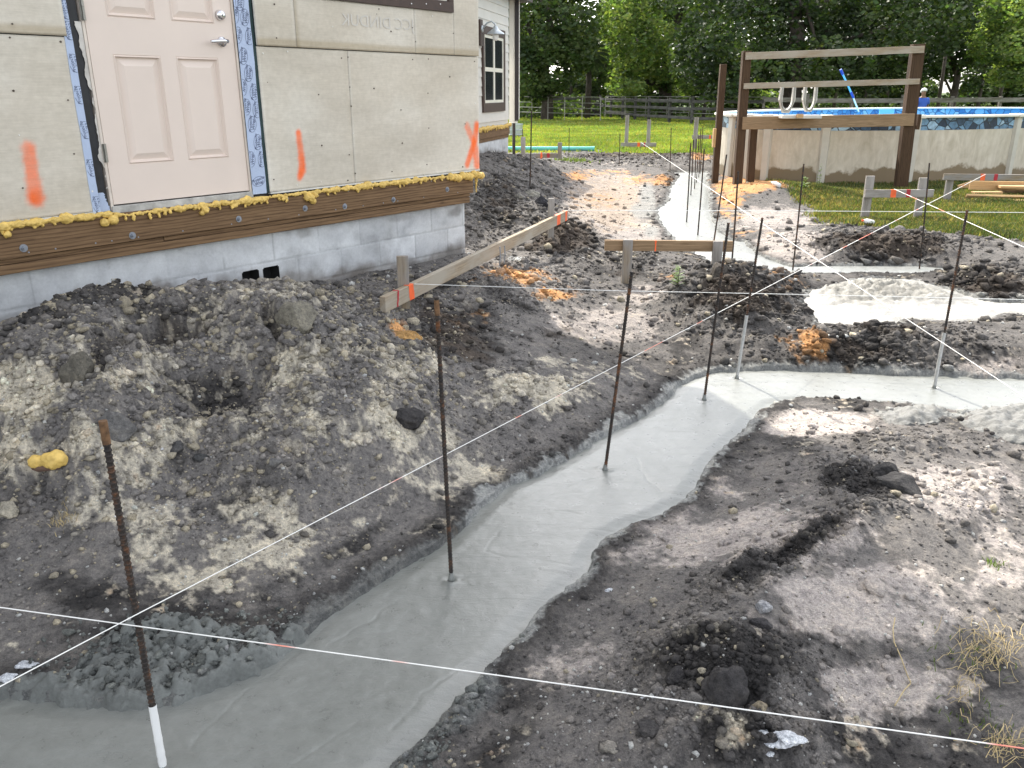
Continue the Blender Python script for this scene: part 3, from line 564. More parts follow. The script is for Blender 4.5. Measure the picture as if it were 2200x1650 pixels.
S = np.clip(rng.lognormal(math.log(.0045), .4, len(X)), .002, .012)*np.clip(np.hypot(X, Y)/3, .8, 2)
C_ = np.where(rng.random(len(X))[:, None] < .3, np.array((.5, .5, .48)), gridinterp(col, X, Y)*1.5)
lumps('pale_grit', np.stack([X, Y, gridinterp(GZ, X, Y)+S*.2], -1), S, np.clip(C_, 0, .6), ICO1, 'pale grit and tiny concrete specks on the trodden soil')
def one_lump(name, x, y, size, color, label, cat, squash=.7, seed=1, lift=.12, base=ICO4, amp=.16, mat=None, rot=0):
    v, f = base; v = chip(v, seed*13+1, 11, .62, .9)*1.12; N = fbm(v[:, 0]*1.0+seed*7.1+v[:, 2]*.7, v[:, 1]+v[:, 2]*1.3+seed, .9, 4, seed)
    v2, _ = worley(v[:, 0]*1.3+v[:, 2]*.9+seed*3, v[:, 1]*1.3-v[:, 2]*.6, 1.2, seed); v = v*(1+N*amp*1.3+(.5-v2)*amp*1.1+fbm(v[:, 0]*5+v[:, 2]*4+seed, v[:, 1]*5-v[:, 2]*3, 1.3, 3, seed+9)*.05)[:, None]
    sx, sy, sz = (size if isinstance(size, tuple) else (size, size*.8, size*squash)); v = v*np.array((sx, sy, sz))
    c, s_ = math.cos(rot), math.sin(rot); v = np.stack([v[:, 0]*c-v[:, 1]*s_, v[:, 0]*s_+v[:, 1]*c, v[:, 2]], -1)
    g = groundpt(x, y); me = npmesh(name, v, f, np.zeros((len(v), 3))+np.array(color)*1.15)
    o = link(name, me, mat or M['soil'], M=Matrix.Translation((g.x, g.y, g.z+sz*lift)), smooth=True); return tag(o, label, cat)
def groundpt(x, y):
    """where the line of sight through a picture point meets the soil"""
    X, Y, Z = ray(x, y); t0 = .3/Y
    ts = np.exp(np.linspace(math.log(.8/Y), math.log(60/Y), 3000)); h = gridinterp(GZ, X*ts, Y*ts); below = CAM_H+Z*ts < h
    t = ts[int(np.argmax(below))] if below.any() else -CAM_H/Z
    return Vector((X*t, Y*t, float(gridinterp(GZ, np.array([X*t]), np.array([Y*t]))[0])))
LUMPS = [(1930,1050,(.085,.055,.05),(.06,.058,.058),'big smooth dark soil lump on the right ridge',-.5),(1900,1018,(.045,.04,.04),(.05,.048,.048),'dark soil lump leaning against the bigger smooth lump',.3),
  (1872,1085,(.022,.02,.018),(.1,.095,.09),'small grey lump below the two dark lumps',0),(1895,1072,(.022,.018,.015),(.07,.066,.064),'small dark lump tucked under the smooth dark lump',0),
  (872,905,(.075,.06,.05),(.05,.047,.047),'dark angular lump at the foot of the pale heap behind the second rebar',.3),
  (1560,1480,(.055,.045,.055),(.055,.052,.052),'large dark block of soil under the near string',.2),(1450,1455,(.03,.025,.025),(.055,.052,.052),'dark clod left of the large dark soil block',.5),
  (1395,1570,(.024,.03,.028),(.08,.075,.073),'grey brown clod near the bottom edge',1.2),(1310,1610,(.022,.02,.016),(.26,.24,.21),'pale grey stone at the bottom edge',.3),(1640,1310,(.025,.02,.022),(.33,.33,.34),'pale grey capped stone on the dark ridge',.4),
  (1632,1340,(.03,.02,.014),(.05,.048,.05),'flat dark stone below the pale capped stone',-.4),(1632,1525,(.022,.02,.02),(.33,.28,.2),'tan flaky stone touching the near string',.6),(1512,1444,(.014,.01,.009),(.4,.36,.28),'little tan stone right of the dark clod',.1),
  (15,1100,(.04,.035,.03),(.34,.31,.25),'pale tan stone at the left edge below the yellow foam',.2),(640,700,(.1,.08,.1),(.2,.185,.15),'large crusted grey tan soil block on top of the heap',.3),(170,815,(.07,.05,.09),(.13,.12,.1),'upright olive soil slab in the side of the heap',.2),
  (380,965,(.035,.03,.024),(.08,.078,.078),'dark grey stone in the hollow of the heap',.7),(430,985,(.028,.022,.02),(.07,.07,.07),'dark stone right of the grey stone in the hollow',.2),(590,995,(.028,.022,.018),(.15,.145,.14),'grey flat stone on the lower heap slope',.2),(700,992,(.025,.02,.018),(.17,.16,.15),'grey stone right of the flat stone on the slope',.2),
  (250,930,(.07,.06,.07),(.15,.145,.14),'smooth grey soil bulge behind the rusty rebar top',.5),(1400,700,(.02,.02,.015),(.05,.045,.045),'small dark clod on the trodden path',0),(870,728,(.09,.06,.045),(.42,.25,.1),'orange sandy clod beside the board stake',-.4),
  (1140,420,(.13,.09,.06),(.25,.24,.21),'flat pale stone on the heap beside the block wall corner',.1),(1160,440,(.09,.08,.09),(.04,.04,.045),'dark lump on the heap beside the house corner',.1),(1115,425,(.06,.05,.04),(.2,.19,.17),'grey stone on the heap left of the flat pale stone',.1),
  (1545,600,(.09,.07,.1),(.09,.08,.07),'square brown clod on top of the dark mound',.1),(1880,700,(.07,.05,.035),(.03,.028,.028),'black clod sitting at the edge of the white spill',.1),(1735,672,(.06,.05,.04),(.04,.036,.034),'dark clod left of the white spill',.4)]
for i, (x, y, s_, c_, lb, ro) in enumerate(LUMPS):
    one_lump('soil_lump' if c_[0] < .12 or 'soil' in lb or 'clod' in lb else 'stone', x, y, s_, c_, lb, 'soil lump' if ('lump' in lb or 'clod' in lb or 'soil' in lb) else 'stone', seed=i+3, rot=ro)
X, Y, px, py, rg = scatter(9000, lambda px, py, rg: blobs(px, py, [(330,1430,190,75,1),(430,1370,190,45,.8),(120,1490,180,18,.6),(620,1340,90,22,.6),(1000,1480,50,40,.8,-45),(920,1570,60,45,.9,-45),(860,1630,60,40,.9),(1500,985,60,14,.6,-60),(1270,1180,18,40,.5),(1120,1340,40,14,.6,-60)]), 1.1, 6)
S = np.clip(.0035*rng.pareto(2.2, len(X))+.004, 0, .02); hs_ = gridinterp(GZ, X, Y); g_ = np.where((px < 720) & (py > 1320), .012, .0)
lumps('concrete_crumbs', np.stack([X, Y, hs_+g_+S*.2], -1), S, np.array((.16, .168, .158))*rng.uniform(.65, 1.3, (len(X), 1)), ICO2, 'wet grey concrete crumbs slopped along the edges of the footing')
# small bits of spilt concrete
for i, (x, y, s_, lb) in enumerate([(55,1430,.028,'white concrete dribble by the left end of the near string'),(15,1455,.024,'lumpy white concrete blob at the left edge'),(1695,1588,.036,'splashed white concrete streak near the bottom edge'),(1655,1605,.014,'small white concrete drip left of the white streak'),
      (1640,1575,.013,'tiny white concrete drip above the other drip'),(1308,1268,.013,'pale blue grey concrete crumb on the soil right of the footing'),(1384,1502,.011,'small bluish crumb touching the near string'),(1655,1620,.011,'curled white concrete drip at the bottom edge')]):
    one_lump('concrete_blob', x, y, (s_, s_*.7, s_*.35), (.55, .57, .6), lb, 'concrete blob', seed=40+i, amp=.3)
# yellow foam chunk on its bit of bark
g = groundpt(105, 1010); fo = empty('foam_chunk', g, 'chunk of yellow spray foam lying on the left heap', 'foam chunk')
def blobmesh(pts, vox=.006, n=ICO3):
    v, f = n; V_ = []; F_ = []; b = 0
    for x, y, z, r in pts:
        q = v*(np.array(r) if not isinstance(r, float) else r); q = q*(1+.1*fbm(v[:, 0]*2+x*90, v[:, 1]*2+v[:, 2]+z*70, 1.2, 3, 5))[:, None]+np.array((x, y, z)); V_.append(q); F_.append(f+b); b += len(v)
    return npmesh('foam', np.vstack(V_), np.vstack(F_))
me = blobmesh([(-.045,0,.03,.028),(-.02,.0,.032,.024),(.01,0,.038,.032),(.038,.0,.042,.036),(.055,.005,.036,.026),(.03,-.015,.03,.024)]); o = link('foam', me, M['foam'], fo, Matrix.Translation(g), smooth=True)
rm = o.modifiers.new('remesh', 'REMESH'); rm.mode = 'VOXEL'; rm.voxel_size = .004; rm.use_smooth_shade = True
dm = o.modifiers.new('d', 'DISPLACE'); tx = bpy.data.textures.new('foamtex', 'CLOUDS'); tx.noise_scale = .018; dm.texture = tx; dm.strength = .012; dm.mid_level = .5
m = MB(); m.tube([(-.08,.0,.0),(-.03,-.01,.008),(.05,-.01,.012)], [.006, .016, .01], 8); m.build('bark_scrap', M['mulch'], fo, Matrix.Translation(g), smooth=True)

# ------------------------------------------------------------ the house
house = empty('house', AX, 'unfinished house with beige cement boards, yellow foam, wooden band and grey block foundation', 'house')
def MAo(x=0, y=0, z=0): return MA @ Matrix.Translation((x, y, z))
def m_board():
    m = Mat('cement_board', .9, .2); v = m.coord((1, 1, 1)); a = m.n('ShaderNodeAttribute', attribute_name='soil')
    n0 = m.noise(m.coord((.8, 1, 2.2)), 1.6, 6, .6, .5); n1 = m.noise(v, 26, 8, .7); n2 = m.noise(m.coord((6, 6, 90)), 2, 6, .6)
    c = m.mix(1, a.outputs['Color'], m.ramp(n0, [(.3, (.9, .885, .86)), (.7, (1.08, 1.08, 1.08))]), 'MULTIPLY')
    c = m.mix(.6, c, m.ramp(n1, [(.3, (.85, .84, .82)), (.7, (1.1, 1.1, 1.1))]), 'MULTIPLY')
    c = m.mix(.25, c, m.ramp(n2, [(.35, (.75, .74, .72)), (.65, (1.1, 1.1, 1.1))]), 'MULTIPLY')
    vo = m.n('ShaderNodeTexVoronoi'); vo.inputs['Scale'].default_value = 5; m.l(v, vo.inputs[0])
    c = m.mix(m.ramp(vo.outputs['Distance'], [(.012, (1, 1, 1)), (.022, (0, 0, 0))]), c, (.1, .08, .06)); m.color(c); m.bump(n1, .12, .002); return m.m
M['board'] = m_board()
cBoard = np.array((.60, .55, .465)); cLight = np.array((.70, .67, .60)); cStain = np.array((.38, .31, .20)); cOr = np.array((.95, .17, .04))
def stroke(U, Z, pts, wd):
    r = np.zeros(U.shape)
    for (a, b, wa), (c, d, wb) in zip(pts[:-1], pts[1:]):
        e = (c-a, d-b); L = e[0]**2+e[1]**2; t = np.clip(((U-a)*e[0]+(Z-b)*e[1])/L, 0, 1); q = np.hypot(U-a-t*e[0], Z-b-t*e[1])/(wa+(wb-wa)*t)
        r = np.maximum(r, sstep(1.5, .45, q))
    return r
def pxs(l): return [(*WA(x, y), wdt) for x, y, wdt in l]
marks_or = [pxs([(55,318,.038),(62,360,.036),(72,425,.048)]), pxs([(635,285,.024),(641,330,.03),(643,365,.034),(638,380,.026)]),
            pxs([(1018,268,.036),(1014,310,.04),(1020,352,.05)]), pxs([(998,272,.036),(1012,305,.036)]), pxs([(1012,308,.036),(998,352,.036)])]
def cement(name, u0, u1, z0, z1, dep, stain='', label=None, step=.012):
    nx = max(2, int((u1-u0)/step)); nz = max(2, int((z1-z0)/step)); U, Z = np.meshgrid(np.linspace(u0, u1, nx), np.linspace(z0, z1, nz))
    n_ = fbm(U, Z, 1.7, 4, 500); e = np.minimum(np.minimum(U-u0, u1-U), np.minimum(Z-z0, z1-Z))
    c = np.zeros(U.shape+(3,))+cBoard; c = lay(c, cLight, sstep(.022, .006, e)*.5+sstep(-.3, .6, n_)*.6)
    c = lay(c, cBoard*.88, sstep(.1, .6, fbm(U*.5, Z*1.6, 1.6, 4, 505))*.6)
    if 'b' in stain: c = lay(c, cStain, sstep(.06, .03, Z-z0+n_*.008)*.6)
    if 't' in stain: c = lay(c, cStain*1.25, sstep(.10, .03, z1-Z+n_*.02)*.0)
    if 'l' in stain: c = lay(c, cStain*.9, sstep(.03, .01, U-u0+n_*.01)*.5)
    if 'r' in stain: c = lay(c, cStain*1.1, sstep(.03, .01, u1-U+n_*.01)*.15)
    for mk in marks_or:
        a = stroke(U, Z, mk, 1.0); sp = fbm(U, Z, 70, 2, 511); dn = .75+.35*fbm(U, Z, 9, 3, 514); c = lay(c, cOr, np.clip(a**1.5*dn+sp*.5*a*(1-a)*2, 0, .97))
    V_ = np.stack([U, 0*U-dep+fbm(U, Z, 2, 3, 512)*.0012, Z], -1).reshape(-1, 3); ix = np.arange(nx*nz).reshape(nz, nx)
    q = np.stack([ix[:-1, :-1], ix[:-1, 1:], ix[1:, 1:], ix[1:, :-1]], -1).reshape(-1, 4)
    per = np.concatenate([ix[0, :-1], ix[:-1, -1], ix[-1, :0:-1], ix[:0:-1, 0]]); nb = len(V_); bk = V_[per].copy(); bk[:, 1] += .014; k = len(per); j = np.arange(k)
    side = np.stack([per[(j+1) % k], per, nb+j, nb+(j+1) % k], -1)
    cc = np.vstack([c.reshape(-1, 3), np.tile((.6, .6, .58), (k, 1))])
    me = npmesh(name, np.vstack([V_, bk]), np.concatenate([q, side]), cc); o = link(name, me, M['board'], house, MA); 
    if label: o['label'] = label
    return o
T = .03        # boards stand this far in front of the sheathing plane
uD0, uD1 = WA(242, 436)[0], WA(534, 412)[0]
uL = WA(196, 440)[0]; uR0 = WA(575, 411)[0]; uC = 3.25; zb = 1.064; zs = 1.971
uV = WA(757, 386)[0]
cement('cement_board', -1.6, uL, zb, zs-.003, T, 't', 'lower beige cement board left of the door with a thick orange spray bar')
cement('cement_board', -3.0, -1.604, zb, zs-.003, T, 't')
cement('cement_board', -2.4, uL, zs+.002, 3.18, T+.012, 'b', 'upper beige cement board left of the door')
cement('cement_board', uR0, uV-.003, zb, zs-.003, T, 'tr', 'lower beige cement board right of the door with a short orange spray bar')
cement('cement_board', uV+.003, uC, zb, zs-.003, T, 't', 'lower beige cement board at the corner with an orange spray cross')
u1_ = WA(625, 50)[0]; u2_ = WA(882, 60)[0]; u3_ = WA(966, 50)[0]; zw = 2.283
cement('cement_board', uR0, u1_-.003, zs+.002, 3.4, T+.012, 'b'); cement('cement_board', u1_+.002, u2_-.002, zs+.002, zw, T+.012, 'bl'); cement('cement_board', u2_+.002, u3_-.002, zs+.002, zw, T+.012, 'b'); cement('cement_board', u3_+.002, uC-.003, zs+.002, 3.4, T+.012, 'b')
M['nail_dark'] = simple('dark_screw_head', (.07, .05, .035), .6); M['nail_pale'] = simple('pale_patched_screw', (.72, .70, .64), .7)
for i, (x, y) in enumerate([(558,115),(727,125),(741,123),(748,228),(752,286),(744,332),(757,372),(582,385),(683,390),(741,387),(880,128),(1013,132),(1015,222),(913,200),(855,236),(797,190),(959,256),(993,266),(858,307),(911,353),(955,360),(988,358),(836,368),(745,187),(611,111),(914,127),(678,203),(685,312),(632,397),(915,275),(960,165),(965,72),(1000,100),
      (124,90),(15,81),(18,52),(192,410),(43,403),(153,330),(23,195),(35,290),(140,215),(580,10),(585,82),(705,58),(831,68),(877,60),(884,90),(920,35),(805,20)]):
    u, z = WA(x, y); dd = T+(.0165 if z > zs else .0045); mb = MB(); mb.tube([(u, -dd+.004, z), (u, -dd, z)], .0042 if i % 3 else .0055, 8); mb.build('screw', M['nail_dark'] if i % 4 else M['nail_pale'], house, MA)
# faint mirrored scrawl showing on the board
def textverts(s, size=1.0, ext=0.0):
    cu = bpy.data.curves.new('t', 'FONT'); cu.body = s; cu.size = size; cu.align_x = 'CENTER'; cu.extrude = ext; cu.resolution_u = 2
    o = bpy.data.objects.new('t', cu); COL.objects.link(o); bpy.context.view_layer.update(); dg = bpy.context.evaluated_depsgraph_get(); e = o.evaluated_get(dg); me = e.to_mesh()
    v = [tuple(x.co) for x in me.vertices]; f = [tuple(p.vertices) for p in me.polygons]; e.to_mesh_clear(); bpy.data.objects.remove(o); return v, f
M['ghost'] = simple('faint_grey_marker', (.58, .55, .495), .9, var=.05)
v, f = textverts('JCC DINDUK', .11); mb = MB(); mb.add([(WA(830, 30)[0]-.12-x*1.12, -T-.0155, 2.13+y) for x, y, z in v], f); mb.build('marker_scrawl', M['ghost'], house, MA)
# sheathing, tapes, door surround
M['sheath'] = simple('black_sheathing', (.012, .013, .016), .5, var=.4, scale=20); M['green_dark'] = simple('dark_green_membrane', (.008, .03, .03), .6, var=.3)
M['tape'] = simple('pale_blue_flashing_tape', (.42, .5, .66), .45, var=.06, scale=6, bump=.4, bdist=.006); M['ink'] = simple('dark_blue_print', (.04, .05, .12), .6, var=.1)
M['door'] = simple('cream_pink_door_paint', (.72, .61, .53), .45, var=.035, scale=2.5, bump=.05); M['jamb'] = simple('jamb_paint', (.66, .58, .5), .6, var=.15, scale=8)
M['jamb_dirty'] = simple('scuffed_white_sill', (.42, .41, .38), .7, var=.35, scale=14); M['paint_smear'] = simple('smeared_white_paint', (.6, .57, .52), .7, var=.2, scale=18); M['hinge'] = simple('dull_hinge_metal', (.3, .29, .26), .4, metal=.7)
mb = MB(); mb.box((-3, -.001, 1.02), (uD0-.03, .1, 3.5)); mb.box((uD1+.03, -.001, 1.02), (3.23, .1, 3.5)); mb.box((uD0-.03, -.001, 3.16), (uD1+.03, .1, 3.5)); mb.build('sheathing', M['sheath'], house, MA)
def strip(name, pl, pr, y0, y1, mat, parent=house, ragR=0, ragL=0, seed=1):
    """vertical strip between left line pl and right line pr, each [(u, z) bottom, (u, z) top]"""
    nseg = 90; mb = MB(); r = random.Random(seed); vs = []
    for i in range(nseg+1):
        t = i/nseg; z = pl[0][1]+(pl[1][1]-pl[0][1])*t
        a = pl[0][0]+(pl[1][0]-pl[0][0])*t; b = pr[0][0]+(pr[1][0]-pr[0][0])*t
        q = float(fbm(np.array([t*9.0+seed]), np.array([seed*3.3]), 1.3, 5, seed)[0])
        vs += [(a+q*ragL, -y1, z), (b+q*ragR+r.uniform(-1, 1)*ragR*.12, -y1, z), (b+q*ragR, -y0, z), (a+q*ragL, -y0, z)]
    fs = [(4*i+j, 4*i+(j+1) % 4, 4*i+4+(j+1) % 4, 4*i+4+j) for i in range(nseg) for j in range(4)]+[(0, 3, 2, 1), (4*nseg, 4*nseg+1, 4*nseg+2, 4*nseg+3)]
    mb.add(vs, fs); return mb.build(name, mat, parent, MA)
zt = 3.14
def wl(l): return [WA(*p) for p in l]
def ext(pb, pt, zb_=None, zt_=zt):
    (u0, z0), (u1, z1) = WA(*pb), WA(*pt); zb_ = z0 if zb_ is None else zb_; f = lambda z: u0+(u1-u0)*(z-z0)/(z1-z0)*.6+0; return [(f(zb_), zb_), (f(zt_), zt_)]
tb = ext((198, 436), (122, 0), 1.055); tb2 = ext((212, 432), (140, 0), 1.055); tL = strip('flashing_tape', [(uL-.012, 1.055), (uL-.012, zt)], [(uL+.032, 1.055), (uL+.026, zt)], T+.001, T+.0035, M['tape'], ragR=.006, ragL=.006, seed=2)
strip('flashing_tape', [(uL+.03, 1.05), (uL+.035, 1.16)], [(uD0-.022, 1.05), (uD0-.045, 1.145)], .004, .006, M['tape'], ragR=.01, seed=8)
strip('paint_smear', [(uD0-.022, 1.18), (uD0-.042, 2.05)], [(uD0-.016, 1.18), (uD0-.02, 2.05)], .004, .0065, M['paint_smear'], ragL=.028, seed=5)
tR = strip('flashing_tape', [(uD1+.014, 1.06), (uD1+.018, zt)], [(uR0-.028, 1.06), (uR0-.026, zt)], T-.006, T-.003, M['tape'], ragR=.004, ragL=.002, seed=3)
strip('membrane_edge', [(uR0-.03, 1.06), (uR0-.028, zt)], [(uR0-.002, 1.06), (uR0-.002, zt)], T-.012, T-.0065, M['green_dark'], seed=4, ragR=.003)
# printed ovals on the tape, words as on the roll
def logo_mesh():
    vs = []; fs = []
    def ring(rx, ry, t):
        b = len(vs); n_ = 28
        for i in range(n_): a = 2*math.pi*i/n_; vs.extend([(rx*math.cos(a), ry*math.sin(a)), ((rx-t)*math.cos(a), (ry-t)*math.sin(a))])
        for i in range(n_): j = (i+1) % n_; fs.append((b+2*i, b+2*j, b+2*j+1, b+2*i+1))
    ring(.058, .036, .0022)
    for s_, sz, oy in (('Protecto', .034, .004), ('Wrap', .036, -.023)):
        v, f = textverts(s_, sz); b = len(vs); vs.extend([(x*.98+y*.25, y+oy+x*.06) for x, y, z in v]); fs.extend([tuple(b+i for i in q) for q in f])
    return vs, fs
lv, lf = logo_mesh()
def logos(parent, lst, ydep, lo, hi):
    for u, z, ang, sc in lst:
        mb = MB()
        c, s_ = math.cos(ang), math.sin(ang); pts = [(u+(x*c-y*s_)*sc, z+(x*s_+y*c)*sc) for x, y in lv]
        keep = [f for f in lf if all(lo < pts[i][0] < hi for i in f)]; mb.add([(p[0], -ydep, p[1]) for p in pts], keep)
        if keep: mb.build('printed_logo', M['ink'], parent, MA)
lg = []
for x, y, a in [(550,389,12),(557,342,84),(534,342,84),(548,305,82),(536,267,80),(524,230,80),(546,236,84),(516,188,84),(540,198,82),(528,158,80),(517,121,80),(505,76,80),(530,79,82),(520,38,80),(498,33,84),(509,5,80)]:
    u, z = WA(x, y); lg.append((u, z, R(a), .86))
z = 2.3
while z < 3.1: lg.append((uD1+.035+random.uniform(0, .04), z, R(83), .92)); z += .1
logos(tR, lg, T-.001, uD1+.016, uR0-.03)
logos(tL, [(uL+.02, z_, R(95), .8) for z_ in (1.1, 1.3, 1.5, 1.68, 1.84, 2.0, 2.1)], T+.0045, uL-.008, uL+.034)
# jambs and sill
mb = MB(); mb.box((uD0-.018, -.012, 1.06), (uD0-.003, .08, zt)); mb.build('door_jamb', M['jamb'], house, MA)
mb = MB(); mb.box((uD1+.003, -.018, 1.06), (uD1+.015, .08, zt)); mb.build('door_jamb', M['jamb'], house, MA)
zd = WA(390, 424)[1]
mb = MB(); mb.box((uD0-.016, -.022, zd-.055), (uD1+.02, .08, zd-.008)); mb.build('door_sill', M['jamb_dirty'], house, MA, bevel=.003)
# door slab with sunk and raised panels
door = None
def door_mesh():
    mb = MB(); u0, u1, z0, z1 = uD0+.002, uD1, zd, zd+2.03; yf = -.008
    cols = []
    pr = []
    for (x0, y0), (x1, y1) in [((262,108),(368,341)), ((380,113),(473,331))]:
        a = WA(x0, y0); b = WA(x1, y1); pr.append((min(a[0], b[0])-.0, max(a[0], b[0])-.0))
    ul0, ul1 = u0+.125, u0+.41; ur0, ur1 = u1-.41, u1-.125; zz = [(zd+.215, zd+.805), (zd+.995, zd+1.58), (zd+1.70, zd+1.90)]
    us = [u0, ul0, ul1, ur0, ur1, u1]; zs_ = [z0]+[q for p in zz for q in p]+[z1]
    for i in range(5):
        for j in range(len(zs_)-1):
            if i in (1, 3) and j % 2 == 1:
                a, b, c, d = us[i], us[i+1], zs_[j], zs_[j+1]; prof = [(0, 0), (.003, .003), (.010, -.004), (.018, .013), (.024, .014), (.058, .0015), (.060, .0015)]
                for k in range(len(prof)-1):
                    (i0, h0), (i1, h1) = prof[k], prof[k+1]
                    A_ = [(a+i0, yf+h0, c+i0), (b-i0, yf+h0, c+i0), (b-i0, yf+h0, d-i0), (a+i0, yf+h0, d-i0)]; B_ = [(a+i1, yf+h1, c+i1), (b-i1, yf+h1, c+i1), (b-i1, yf+h1, d-i1), (a+i1, yf+h1, d-i1)]
                    mb.add(A_+B_, [(q, (q+1) % 4, 4+(q+1) % 4, 4+q) for q in range(4)])
                i1, h1 = prof[-1]; mb.add([(a+i1, yf+h1, c+i1), (b-i1, yf+h1, c+i1), (b-i1, yf+h1, d-i1), (a+i1, yf+h1, d-i1)], [(0, 1, 2, 3)])
            else: mb.add([(us[i], yf, zs_[j]), (us[i+1], yf, zs_[j]), (us[i+1], yf, zs_[j+1]), (us[i], yf, zs_[j+1])], [(0, 1, 2, 3)])
    mb.add([(u0, yf, z0), (u1, yf, z0), (u1, yf, z1), (u0, yf, z1), (u0, yf+.045, z0), (u1, yf+.045, z0), (u1, yf+.045, z1), (u0, yf+.045, z1)], [(1, 5, 6, 2), (4, 0, 3, 7), (4, 5, 1, 0), (3, 2, 6, 7), (5, 4, 7, 6)])
    return mb
door = door_mesh().build('door', M['door'], house, MA)
uh, zh = WA(474, 90)
mb = MB(); mb.tube([(uh, -.008, zh), (uh, -.022, zh)], [.03, .028], 20); mb.tube([(uh, -.02, zh), (uh, -.055, zh)], [.013, .012], 12); mb.tube([(uh+.012, -.055, zh+.002), (uh-.02, -.062, zh+.002), (uh-.06, -.062, zh), (uh-.105, -.058, zh-.004)], [.012, .013, .011, .009], 12)
mb.build('handle', M['chrome'], door, MA, smooth=True)
uh, zh = WA(470, 33); mb = MB(); mb.tube([(uh, -.008, zh), (uh, -.02, zh), (uh, -.036, zh)], [.031, .030, .023], 24); mb.build('deadbolt', M['chrome'], door, MA, smooth=True)
mb = MB(); mb.box((uh-.002, -.0375, zh-.007), (uh+.002, -.0363, zh+.007)); mb.build('keyhole', M['dark_hole'], door, MA)
for (x, y) in [(235, 328), (172, 22)]:
    u, z = WA(x, y); u = uD0-.006
    mb = MB(); mb.tube([(u, -.022, z-.05), (u, -.022, z-.018), (u, -.022, z-.016), (u, -.022, z+.016), (u, -.022, z+.018), (u, -.022, z+.05)], [.007, .007, .0055, .0055, .007, .007], 10); mb.box((u-.012, -.016, z-.05), (u+.012, -.0125, z+.05)); mb.build('hinge', M['hinge'], door, MA)
# white drip edge under the boards
M['drip'] = simple('white_starter_strip', (.62, .61, .57), .6, var=.15)
for a, b in ((-3, uL-.002), (uR0, uC)): mb = MB(); mb.box((a, -T-.006, zb-.012), (b, .0, zb-.002)); mb.build('starter_strip', M['drip'], house, MA)
# wooden bands
zw0, zw1, zw2 = 1.04, .872, .79
def woodband(name, u0, u1, z0, z1, y, th, mat):
    return beam(name, MA @ Vector((u0, y, (z0+z1)/2)), MA @ Vector((u1, y, (z0+z1)/2)), th, abs(z1-z0), mat, house, bevel=.004)
woodband('rim_board', -.9, 3.155, zw0, zw1, -.02, .038, M['wood_brown']); woodband('rim_board', -5, -.904, zw0, zw1, -.02, .038, M['wood_brown'])
woodband('sill_board', .26, 3.13, zw1-.004, zw1-.03, 0.0, .04, M['wood_brown']); woodband('sill_board', -5, .256, zw1-.004, zw1-.03, 0, .04, M['wood_brown'])
woodband('sill_plate', -5, 3.12, zw1-.032, zw2+.001, -.002, .05, M['wood_brown'])
mb = MB(); mb.box((-5, .02, zw2), (3.11, .14, zw0+.03)); mb.build('rim_backing', M['sheath'], house, MA)
for x, y in [(43,530),(276,500),(505,470),(647,441),(732,431),(837,420),(953,402)]:
    u, z = WA(x, y); z = .918+((x % 3)-1)*.012
    mb = MB(); mb.tube([(u, -.038, z), (u, -.042, z)], [.021, .021], 20); mb.tube([(u, -.042, z), (u, -.052, z)], .0125, 6); mb.tube([(u, -.052, z), (u, -.058, z)], .007, 10); mb.build('bolt', M['bolt'], house, MA)
r = random.Random(4)
for i in range(26): u = -.8+i*.15+r.uniform(-.04, .04); z = r.choice([zw1+.02, zw1+.14, zw1+.02]); mb = MB(); mb.tube([(u, -.0385, z), (u, -.041, z)], .0045, 8); mb.build('nail', M['bolt'], house, MA)
# yellow foam bead
def foam(name, Mx, u0, u1, z, y, size, seed, extra=(), label=None):
    r = random.Random(seed); pts = []; u = u0; size *= .86
    while u < u1:
        s_ = size*r.choice((.5, .6, .7, .8, .9, 1.2, 1.45))*(1+.35*math.sin(u*3.1+seed)); pts.append((u, y-r.uniform(0, .006), z+r.uniform(-.7, .5)*size*.5, (max(.005, s_)*r.uniform(.9, 1.7), max(.006, s_*.8), max(.005, s_)*r.uniform(.6, 1.05))))
        if r.random() < .16:
            L = r.uniform(.4, 2.0)*size; n_ = 3
            for k in range(n_): pts.append((u+r.uniform(-.003, .003), y-.004-.003*k, z-size*.5-L*(k+1)/n_, max(.005, size*r.uniform(.45, .75)*(1-.08*k))))
        u += size*r.uniform(.45, .95)
    pts += list(extra); me = blobmesh(pts, n=ICO2); o = link(name, me, M['foam'], house, Mx, smooth=True)
    rm = o.modifiers.new('remesh', 'REMESH'); rm.mode = 'VOXEL'; rm.voxel_size = size*.2; rm.use_smooth_shade = True
    dm = o.modifiers.new('d', 'DISPLACE'); dm.texture = tx; dm.strength = size*.75; dm.mid_level = .5
    if label: o['label'] = label
    return o
ub = WA(655, 415)[0]
foam('foam_bead', MA, -1.3, uL+.1, 1.045, -.04, .019, 3); foam('foam_bead', MA, uL+.1, uD1+.1, 1.03, -.045, .019, 5, [(uD0+.55, -.055, 1.005, .026), (uD0+.53, -.05, .985, .017), (uD0-.04, -.05, 1.01, .03), (uD0-.09, -.05, 1.0, .026), (-.62, -.05, 1.0, .02)])
foam('foam_bead', MA, uD1+.1, 3.2, 1.035, -.042, .019, 8, [(ub, -.06, 1.0, .03), (ub+.02, -.06, .975, .022), (ub-.03, -.055, 1.0, .022), (ub+.05, -.055, 1.01, .018)]+[(2.85+.05*i, -.05, 1.03-.01*(i % 3), .032) for i in range(9)])
foam('foam_bead', MA, 3.19, 3.215, 1.03, -.03, .02, 9, [(3.215, -.02, 1.0-.018*i, .016-.0014*i) for i in range(8)]+[(3.21, .02+.03*i, 1.04, .03) for i in range(14)])
